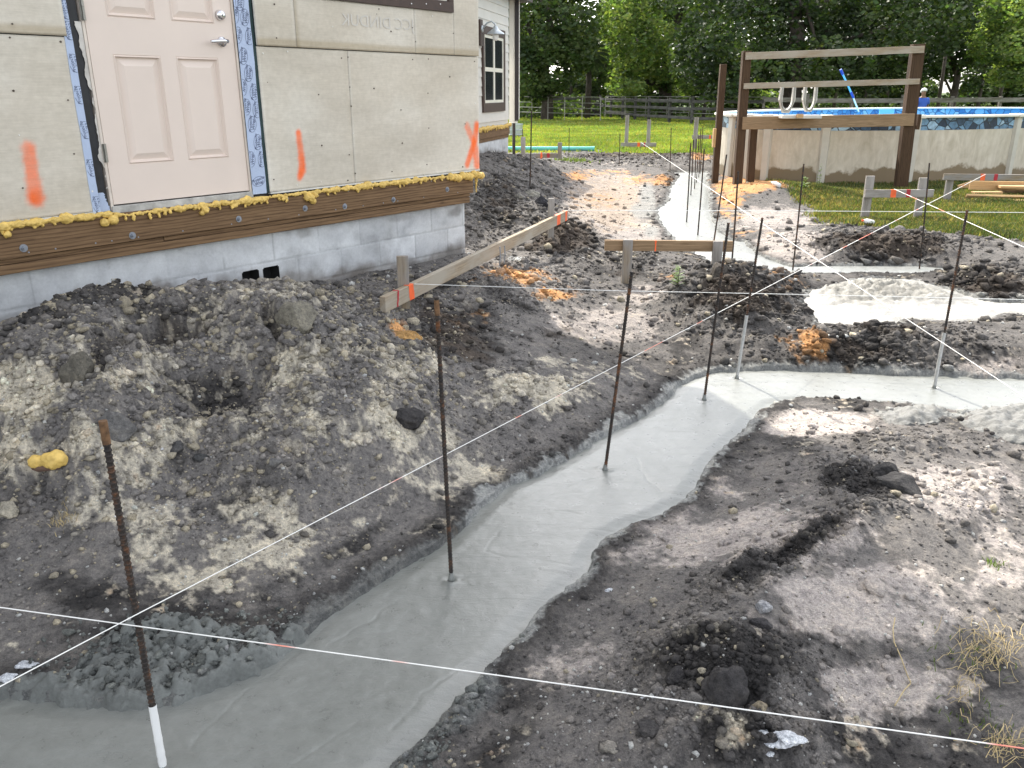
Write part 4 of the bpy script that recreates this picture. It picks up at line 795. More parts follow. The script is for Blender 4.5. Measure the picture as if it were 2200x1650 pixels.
# block foundation with mortar joints and vent holes
def m_block():
    m = Mat('grey_concrete_block', .92, .2); a = m.n('ShaderNodeAttribute', attribute_name='soil'); v = m.coord()
    n0 = m.noise(m.coord((1, 1, 1)), 3.2, 7, .65, .4); n1 = m.noise(v, 55, 8, .75); n2 = m.noise(v, 9, 6, .7)
    c = m.mix(1, a.outputs['Color'], m.ramp(n0, [(.3, (.74, .74, .75)), (.5, (1, 1, 1)), (.7, (1.17, 1.17, 1.16))]), 'MULTIPLY'); c = m.mix(.6, c, m.ramp(n2, [(.3, (.84, .84, .82)), (.7, (1.1, 1.1, 1.1))]), 'MULTIPLY')
    c = m.mix(.6, c, m.ramp(n1, [(.3, (.82, .82, .82)), (.7, (1.12, 1.12, 1.12))]), 'MULTIPLY'); m.color(c); m.bump(n1, .45, .006); return m.m
M['block'] = m_block()
ur = WA(363, 560)[0]
def blockwall(name, Mx, u0, u1, z0, z1, ztop, holes, dirt, off, step=.008, base=(.54, .55, .56)):
    nx = int((u1-u0)/step); nz = int((z1-z0)/step); U, Z = np.meshgrid(np.linspace(u0, u1, nx), np.linspace(z0, z1, nz))
    course = np.floor((ztop-Z)/.2); dz = np.abs((ztop-Z)/.2-np.round((ztop-Z)/.2))*.2; o2 = off+np.where(course % 2 == 1, .2, 0); t = (U-o2)/.4; du = np.abs(t-np.round(t))*.4
    j = np.maximum(sstep(.009, .003, dz+fbm(U, Z, 20, 2, 600)*.002), sstep(.009, .003, du+fbm(U, Z, 20, 2, 601)*.002)); bid = _h(np.floor(t).astype(int), course.astype(int), 77)
    filled = sstep(-.2, .3, fbm(U, Z, 2.5, 3, 602)); c = np.zeros(U.shape+(3,))+np.array(base); c = c*(.9+.2*bid)[..., None]
    c = lay(c, np.array((.40, .405, .41)), j*.85*filled); c = lay(c, np.array((.12, .115, .11)), j*(1-filled)*sstep(.2, .7, fbm(U, Z, 6, 3, 603))*.9)
    c = lay(c, np.array((.3, .3, .3)), sstep(.1, .6, fbm(U, Z, 4, 5, 604))*.45)
    for x, z, rx, rz, wgt in dirt: c = lay(c, np.array((.13, .115, .10)), wgt*sstep(.2, .8, np.exp(-((U-x)/rx)**2-((Z-z)/rz)**2)+fbm(U, Z, 14, 4, 605)*.35))
    g = gridinterp(GZ, *[(Mx.translation[k]+U*Mx[k][0]) for k in (0, 1)]); c = lay(c, np.array((.2, .18, .16)), sstep(.12, .0, Z-g+fbm(U, Z, 8, 4, 606)*.08)*.8)
    Y_ = j*.0035+fbm(U, Z, 5, 3, 607)*.002; ix = np.arange(nx*nz).reshape(nz, nx); q = np.stack([ix[:-1, :-1], ix[:-1, 1:], ix[1:, 1:], ix[1:, :-1]], -1).reshape(-1, 4)
    uc = U.ravel()[q].mean(1); zc = Z.ravel()[q].mean(1); k = np.ones(len(q), bool)
    for a, b, c0, d in holes:
        rr = .012; ax = np.abs(uc-(a+b)/2)-(b-a)/2+rr; az = np.abs(zc-(c0+d)/2)-(d-c0)/2+rr; dd = np.hypot(np.maximum(ax, 0), np.maximum(az, 0))+np.minimum(np.maximum(ax, az), 0)-rr; k &= dd > 0
    me = npmesh(name, np.stack([U, Y_, Z], -1).reshape(-1, 3), q[k], c.reshape(-1, 3)); o = link(name, me, M['block'], house, Mx, smooth=True)
    for a, b, c0, d in holes:
        mb = MB(); mb.add([(a-.01, .003, c0-.01), (b+.01, .003, c0-.01), (b+.01, .003, d+.01), (a-.01, .003, d+.01), (a+.004, .1, c0+.004), (b-.004, .1, c0+.004), (b-.004, .1, d-.004), (a+.004, .1, d-.004)], [(0, 1, 5, 4), (1, 2, 6, 5), (2, 3, 7, 6), (3, 0, 4, 7), (4, 5, 6, 7)])
        mb.build('vent_opening', M['dark_hole'], o, Mx)
    return o
h1 = (WA(526, 600)[0], WA(563, 595)[0]); h2 = (WA(571, 590)[0], WA(607, 590)[0]); zh1 = WA(545, 583)[1]; zh0 = zh1-.145
dirt = [(*WA(775, 590), .12, .05, .9), (*WA(855, 590), .2, .03, .7), (*WA(740, 650), .2, .05, .7), (*WA(985, 455), .1, .05, .5), (*WA(660, 500), .08, .04, .4), (*WA(865, 470), .15, .03, .3), (*WA(280, 540), .2, .04, .3), (*WA(795, 620), .08, .06, .9), (*WA(930, 575), .12, .03, .9)]
blockwall('block_wall', MAo(0, .03), -1.6, 3.11, -.25, zw2, zw2, [(h1[0], h1[1], zh0, zh1), (h2[0], h2[1], zh0, zh1), (*(-.755, -.66), .37, .5)], dirt, ur)
mb = MB(); mb.box((-5, .029, -.4), (-1.6, .2, zw2)); mb.build('block_wall', M['block'], house, MA)
# window of wall A, only its foot is in the picture
win = None
mb = MB(); ux0 = WA(690, 0)[0]-.25; ux1 = 2.925; yb = -T-.03; mb.box((ux0, yb, zw), (ux1, -.0, zw+.075)); mb.box((ux0, yb, zw+.9), (ux1, 0, zw+.99)); mb.box((ux0, yb, zw+.075), (ux0+.09, 0, zw+.9)); mb.box((ux1-.055, yb, zw+.075), (ux1, 0, zw+.9))
win = mb.build('window', M['brown_trim'], house, MA, bevel=.002)
mb = MB(); a, b, c0, d = ux0+.095, ux1-.06, zw+.08, zw+.895; yy = -T-.012; mb.box((a, yy, c0), (b, .01, c0+.05)); mb.box((a, yy, d-.05), (b, .01, d)); mb.box((a, yy, c0+.05), (a+.05, .01, d-.05)); mb.box((b-.05, yy, c0+.05), (b, .01, d-.05)); mb.build('window_sash', M['cream'], win, MA)
mb = MB(); mb.box((a+.05, -.008, c0+.05), (b-.05, -.002, d-.05)); mb.build('pane', M['glass'], win, MA)
for i in range(9): u = ux0+.1+i*.16; mb = MB(); mb.tube([(u, yb-.001, zw+.03+.01*(i % 3)), (u, yb-.004, zw+.03+.01*(i % 3))], .005, 8); mb.build('screw', M['white_plastic'], win, MA)
# return wall at the corner, body and roofs, upper parts added unseen for their shadow
M['siding'] = simple('cream_lap_siding', (.6, .58, .53), .7, var=.05, scale=3); M['roof_or_shade_box'] = simple('brown_roof_shingles', (.09, .075, .065), .9, var=.3, scale=14); M['soffit'] = simple('soffit_paint', (.5, .48, .44), .8)
mb = MB(); mb.box((3.15, -.02, 1.05), (3.245, 2.4, 9.29)); mb.box((3.02, .07, -.4), (3.10, 2.4, 1.05)); mb.build('return_wall', M['siding'], house, MA)
mb = MB(); mb.box((-6, .15, -.3), (3.02, 3.0, 9.3)); mb.build('wall', M['siding'], house, MA)  # carried up out of view to lengthen the house shadow
mb = MB(); mb.box((-6, -.005, 3.5), (3.249, .149, 9.3)); mb.build('added_shade_wall', M['siding'], house, MA)  # unseen upper storey, made up to shade the foreground
mb = MB(); mb.box((-6.5, -.25, 9.3), (3.62, 3.4, 9.45)); mb.build('roof_or_shade_box', M['roof_or_shade_box'], house, MA)  # unseen top set high so the shadow reaches the near ground
mb = MB(); mb.box((2.0, -.012, 3.42), (3.95, 1.6, 5.2)); mb.build('roof_or_shade_box', M['roof_or_shade_box'], house, MA)  # added block out of view, closes a sunlit wedge on the footing
# wall B
BL = (B1-B0).length; zfb = WB(1060, 292)[1]
bo = MBm
sid = MB(); z = 1.16; k = 0
lines = [1.16, 1.62, 1.78, 1.94, 2.10, 2.26, 2.42, 2.58, 2.74, 2.90, 3.06, 3.22, 3.4]
for i in range(len(lines)-1): sid.add([(-7, -.022, lines[i]), (BL, -.022, lines[i]), (BL, -.008, lines[i+1]), (-7, -.008, lines[i+1]), (BL, 0, lines[i]), (-7, 0, lines[i])], [(0, 1, 2, 3), (0, 5, 4, 1)])
sid.build('siding', M['siding'], house, MBm)
mb = MB(); mb.box((-7, .001, -.3), (BL-.0, 1.2, 3.4)); mb.build('wall', M['siding'], house, MBm)
woodfaces = beam('rim_board', MBm @ Vector((-6, -.02, .96)), MBm @ Vector((BL-.02, -.02, .96)), .038, .16, M['wood_brown'], house)
beam('sill_plate', MBm @ Vector((-6, -.008, .845)), MBm @ Vector((BL-.03, -.008, .845)), .03, .06, M['wood_brown'], house)
blockwall('block_wall', MBm @ Matrix.Translation((0, -.01, 0)), -3, BL-.04, .1, .81, .81, [(WB(1058, 325)[0]-.09, WB(1058, 325)[0]+.02, .5, .63), (WB(1058, 325)[0]+.1, WB(1058, 325)[0]+.21, .5, .63)], [], .1, .02)
foam('foam_bead', MBm, -1.5, BL, 1.06, -.045, .03, 12)
a0 = WB(1034, 242); a1 = WB(1081, 239); zt0 = WB(1034, 54)[1]; wz0 = a0[1]; wz1 = zt0; wu0, wu1 = a0[0], a1[0]
mb = MB(); yb = -.05; mb.box((wu0, yb, wz0), (wu1, 0, wz0+.16)); mb.box((wu0, yb, wz1-.14), (wu1, 0, wz1)); mb.box((wu0, yb, wz0+.16), (wu0+.1, 0, wz1-.14)); mb.box((wu1-.1, yb, wz0+.16), (wu1, 0, wz1-.14)); wb = mb.build('window', M['brown_trim'], house, MBm, bevel=.003)
mb = MB(); p0, p1, q0, q1 = wu0+.1, wu1-.1, wz0+.16, wz1-.14; um = (p0+p1)/2; qm = (q0+q1)/2+.0; yy = -.036
for bx in [((p0, yy, q0), (p1, .005, q0+.05)), ((p0, yy, q1-.05), (p1, .005, q1)), ((p0, yy, q0+.05), (p0+.07, .005, q1-.05)), ((p1-.07, yy, q0+.05), (p1, .005, q1-.05)), ((um-.05, yy-.002, q0+.05), (um+.05, .004, q1-.05)), ((p0+.07, yy-.004, qm-.035), (um-.05, .003, qm+.035)), ((um+.05, yy-.004, qm-.035), (p1-.07, .003, qm+.035))]: mb.box(*bx)
mb.build('window_sash', M['cream'], wb, MBm); mb = MB(); mb.box((p0+.07, -.028, q0+.05), (p1-.07, -.024, q1-.05)); mb.build('pane', M['glass'], wb, MBm)
# roof over wall B
mb = MB(); mb.box((-9, -.3, 3.4), (BL+.9, 3, 3.5)); mb.build('roof_or_shade_box', M['roof_or_shade_box'], house, MBm)
# porch column at the far end of wall B
pc0 = gy(1092, 262, 18.0); pc1 = gy(1116, 262, 18.0)
mb = MB(); mb.box((pc0.x+.02, 18.0, pc0.z), (pc1.x-.085, 18.6, 3.4)); mb.build('porch_column', M['siding'], house, Matrix.Identity(4))
mb = MB(); mb.box((pc1.x-.1, 17.985, pc0.z+.02), (pc1.x-.018, 18.5, 3.4)); mb.build('column_trim', M['dark_trim'], house, Matrix.Identity(4))
mb = MB(); mb.box((pc1.x-.017, 17.99, pc0.z+.05), (pc1.x+.0, 18.5, 3.4)); mb.build('column_edge', M['white_paint'], house, Matrix.Identity(4))
mb = MB(); mb.box((pc0.x+.02, 17.98, pc0.z-.02), (pc1.x-.04, 18.6, pc0.z-.003)); mb.build('column_foot', M['white_paint'], house, Matrix.Identity(4))
pp = gy(1104, 262, 18.2); mb = MB(); mb.tube([(pp.x, 18.2, pc0.z-.01), (pp.x, 18.2, .1)], .033, 10); mb.build('post', M['dark_trim'], house, Matrix.Identity(4))
# barn lamp on wall B
lc = WB(1036, 70); ln = BN; base = MBm @ Vector((lc[0]+.0, 0, lc[1])); lamp = empty('barn_lamp', base, 'pale grey barn lamp with bulb jar mounted beside the dark framed window', 'wall lamp')
lc_ = (WB(1027, 62)[0]+.1, WB(1027, 62)[1])
mb = MB(); mb.box((lc_[0]-.16, -.06, lc_[1]-.27), (lc_[0]+.0, -.025, lc_[1]+.15)); mb.build('mounting_board', M['brown_trim'], lamp, MBm)
L0 = (lc_[0]-.06, -.06, lc_[1]-.0); mb = MB(); mb.tube([L0, (L0[0], -.075, L0[2])], [.06, .055], 16); mb.tube([(L0[0], -.07, L0[2]), (L0[0]+.02, -.14, L0[2]+.09), (L0[0]+.04, -.22, L0[2]+.12), (L0[0]+.05, -.28, L0[2]+.08), (L0[0]+.05, -.29, L0[2]+.03)], .015, 8); mb.build('arm', M['galv'], lamp, MBm, smooth=True)
cx, cy, czz = L0[0]+.05, -.29, L0[2]+.03; mb = MB(); mb.tube([(cx, cy, czz+.02), (cx, cy, czz-.02), (cx, cy, czz-.06), (cx, cy, czz-.10), (cx, cy, czz-.115)], [.03, .045, .09, .15, .155], 24, False); mb.build('lamp_shade', M['galv'], lamp, MBm, smooth=True)
mb = MB(); mb.tube([(cx, cy, czz-.09), (cx, cy, czz-.14), (cx, cy, czz-.2), (cx, cy, czz-.22)], [.05, .055, .05, .02], 16); mb.build('bulb_jar', M['white_plastic'], lamp, MBm, smooth=True)

# ------------------------------------------------------------ rebars
def rebar(base, top, z0, label, rad=.0075, coat=0, rust=0, ribs=True, sink=.12, deep=None):
    b = gz(*base, z0) if deep is None else gy(*base, deep); t = gy(*top, b.y); d = (t-b).normalized(); L = (t-b).length; p0 = b-d*sink; L += sink
    o = empty('rebar', b, label, 'rebar', 'rebars standing up from the footings')
    mb = MB(); n = 10
    if ribs:
        pts = []; rr = []; x = 0
        while x < L:
            for dx, k in ((0, .88), (.006, .88), (.008, 1.12), (.0105, 1.12), (.0125, .88)): pts.append(p0+d*(x+dx)); rr.append(rad*k)
            x += .0135
        mb.tube(pts, rr, n)
    else: mb.tube([p0, p0+d*L*.5+Vector((.004, 0, 0)), p0+d*L], rad, 6)
    mb.build('bar', M['rebar'], o, smooth=False)
    if coat:
        mb = MB(); pts = []; rr = []; x = sink; r = random.Random(int(base[0]))
        while x < sink+coat: pts.append(p0+d*x); rr.append(rad*1.18+r.uniform(0, .0012)); x += .012
        mb.tube(pts, rr, 12, False); mb.build('concrete_coating', M['concrete_crust'] if base[0] > 400 else M['white_plastic'], o, smooth=True)
    if rust: mb = MB(); mb.tube([p0+d*(L-rust), p0+d*(L+.001)], rad*1.14, 10); mb.build('rusty_tip', M['rust'], o)
    if ribs and base[1] > 700:
        mb = MB(); r = random.Random(int(base[0])); pts = [b+Vector((math.cos(a)*.016, math.sin(a)*.016, -.004)) for a in np.linspace(0, 6.1, 12)]
        mb.tube([b+Vector((0, 0, -.01)), b+Vector((0, 0, .006)), b+Vector((0, 0, .03))], [.018, .012, rad*1.03], 12); mb.build('concrete_collar', M['concrete'], o, smooth=True)
    return o
rebar((352,1657),(221,905),0,'nearest rebar, rusty topped with a white coated foot, at lower left',.0082,.22,.055)
rebar((970,1245),(938,645),0,'rebar with a yellowish tip standing in the footing in front of the near board',.0078,0,.05)
rebar((1300,1010),(1357,588),0,'tall dark rebar in the middle of the footing, in front of the short board',.0078)
rebar((1513,858),(1565,480),0,'dark rebar just left of where the footing bends right',.0078)
rebar((1583,812),(1638,468),0,'rebar with a pale grey lower half at the far bend of the footing',.0078,.42)
rebar((2007,833),(2078,452),0,'rebar with a pale grey lower half near the right end of the footing',.0078,.36)
rebar((1703,580),(1727,352),0,'thin rebar where the far footing turns right, before the grass',.0078,ribs=False)
rebar((1975,578),(1997,350),0,'thin rebar at the right end of the far footing beside the grey board stand',.0078,ribs=False)
for base, top, lb in [((1475,477),(1484,307),'front rebar of the tight row in the far footing'),((1484,420),(1490,300),'second rebar of the tight row, close behind the front one'),((1492,405),(1496,298),'third rebar of the tight row in the far footing'),
        ((1496,392),(1502,291),'fourth rebar of the tight row in the far footing'),((1501,381),(1506,276),'tallest rebar at the back of the tight row'),((1504,373),(1510,272),'thin hindmost rebar by the dark trench end'),
        ((1499,505),(1513,320),'rebar right of the tight row at the narrow footing middle'),((1533,522),(1561,332),'leaning rebar just behind the right stake of the short board'),((1572,567),(1586,368),'rebar right of the short board end in the far footing'),((1439,372),(1442,275),'lone rebar at the far left corner of the far footing')]:
    rebar(base, top, 0, lb, .009, ribs=False)
rebar((1330,358),(1332,287),.1,'short thin rebar in the far dirt bank left of the grey stand',.009,ribs=False); rebar((1222,334),(1223,275),.1,'short thin rebar in front of the green pipe',.009,ribs=False)
rebar((1138,412),(1142,237),.3,'thin rebar standing in the heap beside the lamp wall',.009,ribs=False); rebar((1122,340),(1123,277),.15,'small rebar behind the left stake of the far low board',.009,ribs=False)

# ------------------------------------------------------------ batter boards
def stake(p, h, wdt, th, mat, parent, dirx, lean=0, sink=.25):
    return beam('stake', p+Vector((0, 0, -sink)), p+Vector((lean, 0, h)), th, wdt, mat, parent, up=dirx, bevel=.002)
def paintmark(parent, P0, D, x0, x1, zc, hh, thk, mat, slant=.0):
    """paint stripe round the front and top of a board; P0 start, D unit dir, local front = -y of frame"""
    Mx = frame(P0, D); mb = MB(); e = .0018; zt_ = hh/2+e; nseg = 8; vs = []; fs = []; r = random.Random(int(x0*1000))
    for i in range(nseg+1):
        z = -hh/2*.96+(hh*.98)*i/nseg; vs += [(x0+slant*(i/nseg)+r.uniform(-1, 1)*.003, -thk/2-e, z), (x1+slant*(i/nseg)+r.uniform(-1, 1)*.003, -thk/2-e, z)]
        if i: b = 2*i; fs.append((b-2, b-1, b+1, b))
    b = len(vs); vs += [(x0+slant, -thk/2-e, zt_), (x1+slant, -thk/2-e, zt_), (x1+slant, thk/2-.004, zt_), (x0+slant, thk/2-.004, zt_)]; fs += [(b, b+1, b+2, b+3), (b-2, b-1, b+1, b)]
    mb.add(vs, fs); mb.build('paint_mark', mat, parent, Mx)
# near long board
q0 = gy(822, 655, 4.92); q1 = gz(1217, 462, q0.z); D = (q1-q0).normalized(); Lb = (q1-q0).length
g0 = groundpt(862, 692); bb = empty('batter_board', (g0.x, g0.y, g0.z), 'long pale board on two stakes running beside the block wall corner', 'batter board', 'batter boards around the dig')
side = Vector((-D.y, D.x, 0))
beam('crossboard', q0, q1, .04, .10, M['wood_pale'], bb)
def ybd(x):
    k = (x-1100)/ray(x, 600)[1]; t = (k*q0.y-q0.x)/(D.x-k*D.y); return q0.y+D.y*t
ps = gy(862, 690, ybd(862)+.09); s1 = Vector((ps.x, ps.y, g0.z)); tp = gy(864, 550, s1.y)
stake(Vector((tp.x, s1.y, s1.z)), tp.z-s1.z, .075, .035, M['wood_stake'], bb, (1, .1, 0))
tp = gy(1187, 426, ybd(1187)+.07); stake(Vector((tp.x-.01, tp.y, .2)), tp.z-.2, .06, .03, M['wood_grey'], bb, (1, .2, 0))
paintmark(bb, q0, D, .145, .165, 0, .10, .04, M['red_paint'], .02); paintmark(bb, q0, D, .33, .40, 0, .10, .04, M['orange_paint'], -.01)
paintmark(bb, q0, D, Lb-.42, Lb-.30, 0, .10, .04, M['orange_paint']); paintmark(bb, q0, D, Lb-.12, Lb-.05, 0, .10, .04, M['orange_paint'])
# short board in the middle
def board_stand(label, l, r, Yd, hh, th, stakes, gz_, mat, smat, marks=(), front=False, dY=0, group='batter boards around the dig'):
    a = gy(*l, Yd); b = gy(*r, Yd+dY); b.z = a.z+(b.z-a.z)*.5; D = (b-a).normalized(); o = empty('batter_board', ((a.x+b.x)/2, Yd, gz_), label, 'batter board', group)
    beam('crossboard', a, b, th, hh, mat, o)
    for (x, yt), wdt, sm, off in stakes:
        t = (gy(x, yt, Yd).x-a.x)/(b.x-a.x); Y = Yd+dY*t+off; tp = gy(x, yt, Y); stake(Vector((tp.x, Y, gz_)), tp.z-gz_, wdt, .035, sm, o, (1, 0, 0))
    for x0, x1, m_ in marks: paintmark(o, a, D, gy(x0, l[1], Yd).x-a.x, gy(x1, l[1], Yd).x-a.x, 0, hh, th, m_)
    return o
board_stand('short brown board on two stakes in front of the narrow far footing', (1299,527), (1573,531), 7.4, .095, .04, [((1349,515), .085, M['wood_stake'], -.04), ((1543,518), .085, M['wood_grey'], -.04)], .02, M['wood_deck'], M['wood_stake'], [(1406, 1409, M['orange_paint'])])
board_stand('grey weathered board stand with red marks on the right lawn', (1858,416), (2005,415), 11.6, .105, .04, [((1870,378), .115, M['wood_grey'], .05), ((1984,382), .11, M['wood_grey'], .05)], -.02, M['wood_grey'], M['wood_grey'], [(1912, 1924, M['orange_paint']), (1946, 1954, M['red_paint'])])
board_stand('pale board with red marks standing before the lumber pile', (2027,380), (2330,386), 13.6, .10, .04, [((2043,374), .115, M['wood_grey'], .06), ((2300,376), .1, M['wood_grey'], .06)], -.02, M['wood_stake'], M['wood_grey'], [(2105, 2115, M['orange_paint']), (2134, 2142, M['red_paint'])])
board_stand('low grey stand with two tall stakes on the far lawn', (1334,311), (1410,311), 26.5, .12, .045, [((1348,248), .11, M['wood_grey'], .06), ((1395,257), .11, M['wood_grey'], .06)], -.05, M['wood_grey'], M['wood_grey'], [(1369, 1375, M['orange_paint']), (1383, 1386, M['red_paint'])])
board_stand('far grey stand half hidden behind the left pool post', (1487,294), (1545,295), 25.5, .11, .045, [((1497,252), .12, M['wood_grey'], -.05)], -.05, M['wood_grey'], M['wood_grey'], [(1523, 1527, M['orange_paint'])])
board_stand('low board with orange ribbon between two stakes beside the green pipe', (1070,335), (1203,333), 20.3, .11, .04, [((1124,294), .11, M['wood_grey'], -.05), ((1203,306), .10, M['wood_stake'], -.05)], .05, M['wood_stake'], M['wood_grey'], [(1161, 1165, M['orange_paint']), (1175, 1181, M['red_paint'])])

# ------------------------------------------------------------ strings
def string(label, pts, rad=.0014, mat=None, sag=.0):
    P_ = [Vector(p) for p in pts]; q = []
    for a, b in zip(P_[:-1], P_[1:]):
        for i in range(16): t = i/16; q.append(a.lerp(b, t)+Vector((0, 0, -sag*4*t*(1-t))))
    q.append(P_[-1]); mb = MB(); mb.tube(q, [rad*(1 if p.y < 4 else min(2.1, p.y/4)) for p in q], 6); o = mb.build('string_line', mat or M['string']); return tag(o, label, 'string', 'layout strings over the dig')
zs2 = .5
e0 = gz(-500, 1236, zs2); e1 = gz(2700, 1678, zs2)
string('nearest taut white string crossing the whole foreground', [e0, gz(0, 1305, zs2), gz(1100, 1455, zs2), gz(2200, 1608, zs2), e1], .0014)
string('pink and white string running from lower left to the board by the lumber', [gz(-300, 1640, zs2), gz(0, 1475, zs2), gz(290, 1322, zs2), gz(970, 970, zs2), gz(1700, 590, zs2), gz(2118, 374, zs2)], .0014)
string('white string from the near long board across the middle ground', [gy(888, 610, 5.3), gz(1300, 624, .47), gz(1735, 633, .45), gz(2300, 646, .45)], .0014, M['string_white'])
string('string leaving the grey stand with red marks towards the right edge', [gy(1921, 406, 11.55), gz(2200, 531, zs2), gz(2500, 665, zs2)], .0014)
string('white string from the far stand across the spill to the right end of the footing', [gy(1377, 306, 26.4), gz(1627, 473, zs2), gz(2200, 852, zs2), gz(2400, 984, zs2)], .0014, M['string_white'])
string('faint level string from the far end of the long board over the lawn', [gy(1217, 452, q1.y), gz(1700, 453, .48), gz(2400, 458, .5)], .0014, M['string_white'])
# knotted string bundle under the long board
gb = groundpt(1110, 562); mb = MB(); r = random.Random(3)
for i in range(9):
    c = gb+Vector((r.uniform(-.06, .06), r.uniform(-.04, .04), .015)); a0 = r.uniform(0, 6); mb.tube([c+Vector((math.cos(a0+k*.5)*.05*r.uniform(.5, 1.2), math.sin(a0+k*.5)*.03, .01+.012*math.sin(k*1.3+i))) for k in range(9)], .0022, 5)
tag(mb.build('string_tangle', M['string_white']), 'white tangle of string and wire lying under the long board', 'string tangle')
for x0, y0, x1, y1, lb in [(1074,530,1073,572,'left of the two thin grey wires hanging under the long board'),(1084,528,1083,565,'right of the two thin grey wires hanging under the long board')]:
    mb = MB(); a = gy(x0, y0, 6.35); b = gy(x1, y1, 6.35); mb.tube([a, a.lerp(b, .5)+Vector((.006, 0, 0)), b], .004, 6); tag(mb.build('hanging_wire', M['bolt']), lb, 'wire')

# ------------------------------------------------------------ pool
pool = empty('swimming_pool', (pool_c[0], pool_c[1], 0), 'oval above ground pool with beige walls, white rim and blue stone patterned liner', 'swimming pool')
def m_poolwall():
    m = Mat('beige_pool_wall', .55, .35); v = m.coord(); n0 = m.noise(m.coord((1, 1, .6)), 5, 7, .65, 1); n1 = m.noise(m.coord((5, 5, 1)), 2, 5, .6)
    sp = m.n('ShaderNodeSeparateXYZ'); tc = m.n('ShaderNodeTexCoord'); m.l(tc.outputs['Object'], sp.inputs[0])
    c = m.ramp(n0, [(.3, (.47, .42, .33)), (.55, (.57, .515, .42)), (.75, (.62, .57, .48))]); c = m.mix(.35, c, m.ramp(n1, [(.35, (.6, .55, .48)), (.65, (1.1, 1.1, 1.1))]), 'MULTIPLY')
    ad = m.n('ShaderNodeMath', operation='MULTIPLY_ADD'); m.l(m.noise(v, 2.2, 5, .6), ad.inputs[0]); ad.inputs[1].default_value = -.5; m.l(sp.outputs[2], ad.inputs[2])
    c = m.mix(m.ramp(ad.outputs[0], [(.0, (1, 1, 1)), (.05, (0, 0, 0))]), c, (.20, .15, .09)); m.color(c); m.bump(n0, .15, .004); return m.m
M['pool_wall'] = m_poolwall()
def m_stone():
    m = Mat('blue_stone_print', .4, .4); v = m.coord((1, 1, 1.25))
    vo = m.n('ShaderNodeTexVoronoi'); vo.inputs['Scale'].default_value = 5.6; m.l(v, vo.inputs[0]); ve = m.n('ShaderNodeTexVoronoi', feature='DISTANCE_TO_EDGE'); ve.inputs['Scale'].default_value = 5.6; m.l(v, ve.inputs[0])
    s_ = m.n('ShaderNodeSeparateColor'); m.l(vo.outputs['Color'], s_.inputs[0]); c = m.ramp(s_.outputs[0], [(.1, (.015, .03, .06)), (.35, (.06, .13, .22)), (.7, (.18, .33, .48)), (.95, (.35, .5, .62))])
    c = m.mix(.8, c, m.ramp(m.noise(v, 13, 5, .6), [(.3, (.5, .5, .5)), (.7, (1.4, 1.4, 1.4))]), 'MULTIPLY'); c = m.mix(m.ramp(ve.outputs[0], [(.03, (1, 1, 1)), (.08, (0, 0, 0))]), c, (.012, .018, .03)); m.color(c); return m.m
M['stone_print'] = m_stone()
def m_stone2():
    m = Mat('light_blue_stone_liner', .4, .4); v = m.coord((1, 1, 1.3))
    vo = m.n('ShaderNodeTexVoronoi'); vo.inputs['Scale'].default_value = 5.0; m.l(v, vo.inputs[0]); ve = m.n('ShaderNodeTexVoronoi', feature='DISTANCE_TO_EDGE'); ve.inputs['Scale'].default_value = 5.0; m.l(v, ve.inputs[0])
    s_ = m.n('ShaderNodeSeparateColor'); m.l(vo.outputs['Color'], s_.inputs[0]); c = m.ramp(s_.outputs[0], [(.1, (.03, .2, .48)), (.5, (.08, .38, .7)), (.9, (.3, .6, .8))])
    c = m.mix(m.ramp(ve.outputs[0], [(.02, (1, 1, 1)), (.07, (0, 0, 0))]), c, (.01, .08, .25)); m.color(c); return m.m
M['liner'] = m_stone2()
NP = 144
def band(name, off, z0, z1, mat, parent=pool, thick=.012, inward=False):
    mb = MB(); vs = []; fs = []
    for i in range(NP):
        a = poolpt(2*math.pi*i/NP, off=off); b = poolpt(2*math.pi*i/NP, off=off-thick); vs += [(*a, z0), (*a, z1), (*b, z1), (*b, z0)]
    for i in range(NP): j = (i+1) % NP; fs += [(4*i+k, 4*j+k, 4*j+(k+1) % 4, 4*i+(k+1) % 4) for k in range(4)]
    mb.add(vs, fs); return mb.build(name, mat, parent)
RZ = 1.27
band('pool_wall', 0, -.1, 1.0, M['pool_wall']); band('stone_band', .002, 1.002, 1.222, M['stone_print']); band('liner', -.02, .2, 1.222, M['liner'])
rim = band('rim', .10, 1.225, RZ, M['pool_rim'], thick=.22)
b_ = rim.modifiers.new('bevel', 'BEVEL'); b_.width = .012; b_.segments = 2; b_.limit_method = 'ANGLE'; b_.angle_limit = R(50)
def m_water():
    m = Mat('pool_water', .04, .5); m.color((.03, .33, .62)); m.bump(m.noise(m.coord(), 5, 3, .5), .25, .03); return m.m
M['water'] = m_water()
mb = MB(); vs = [(*poolpt(2*math.pi*i/NP, off=-.035), 1.02) for i in range(NP)]; mb.add(vs, [tuple(range(NP))]); mb.build('water', M['water'], pool)
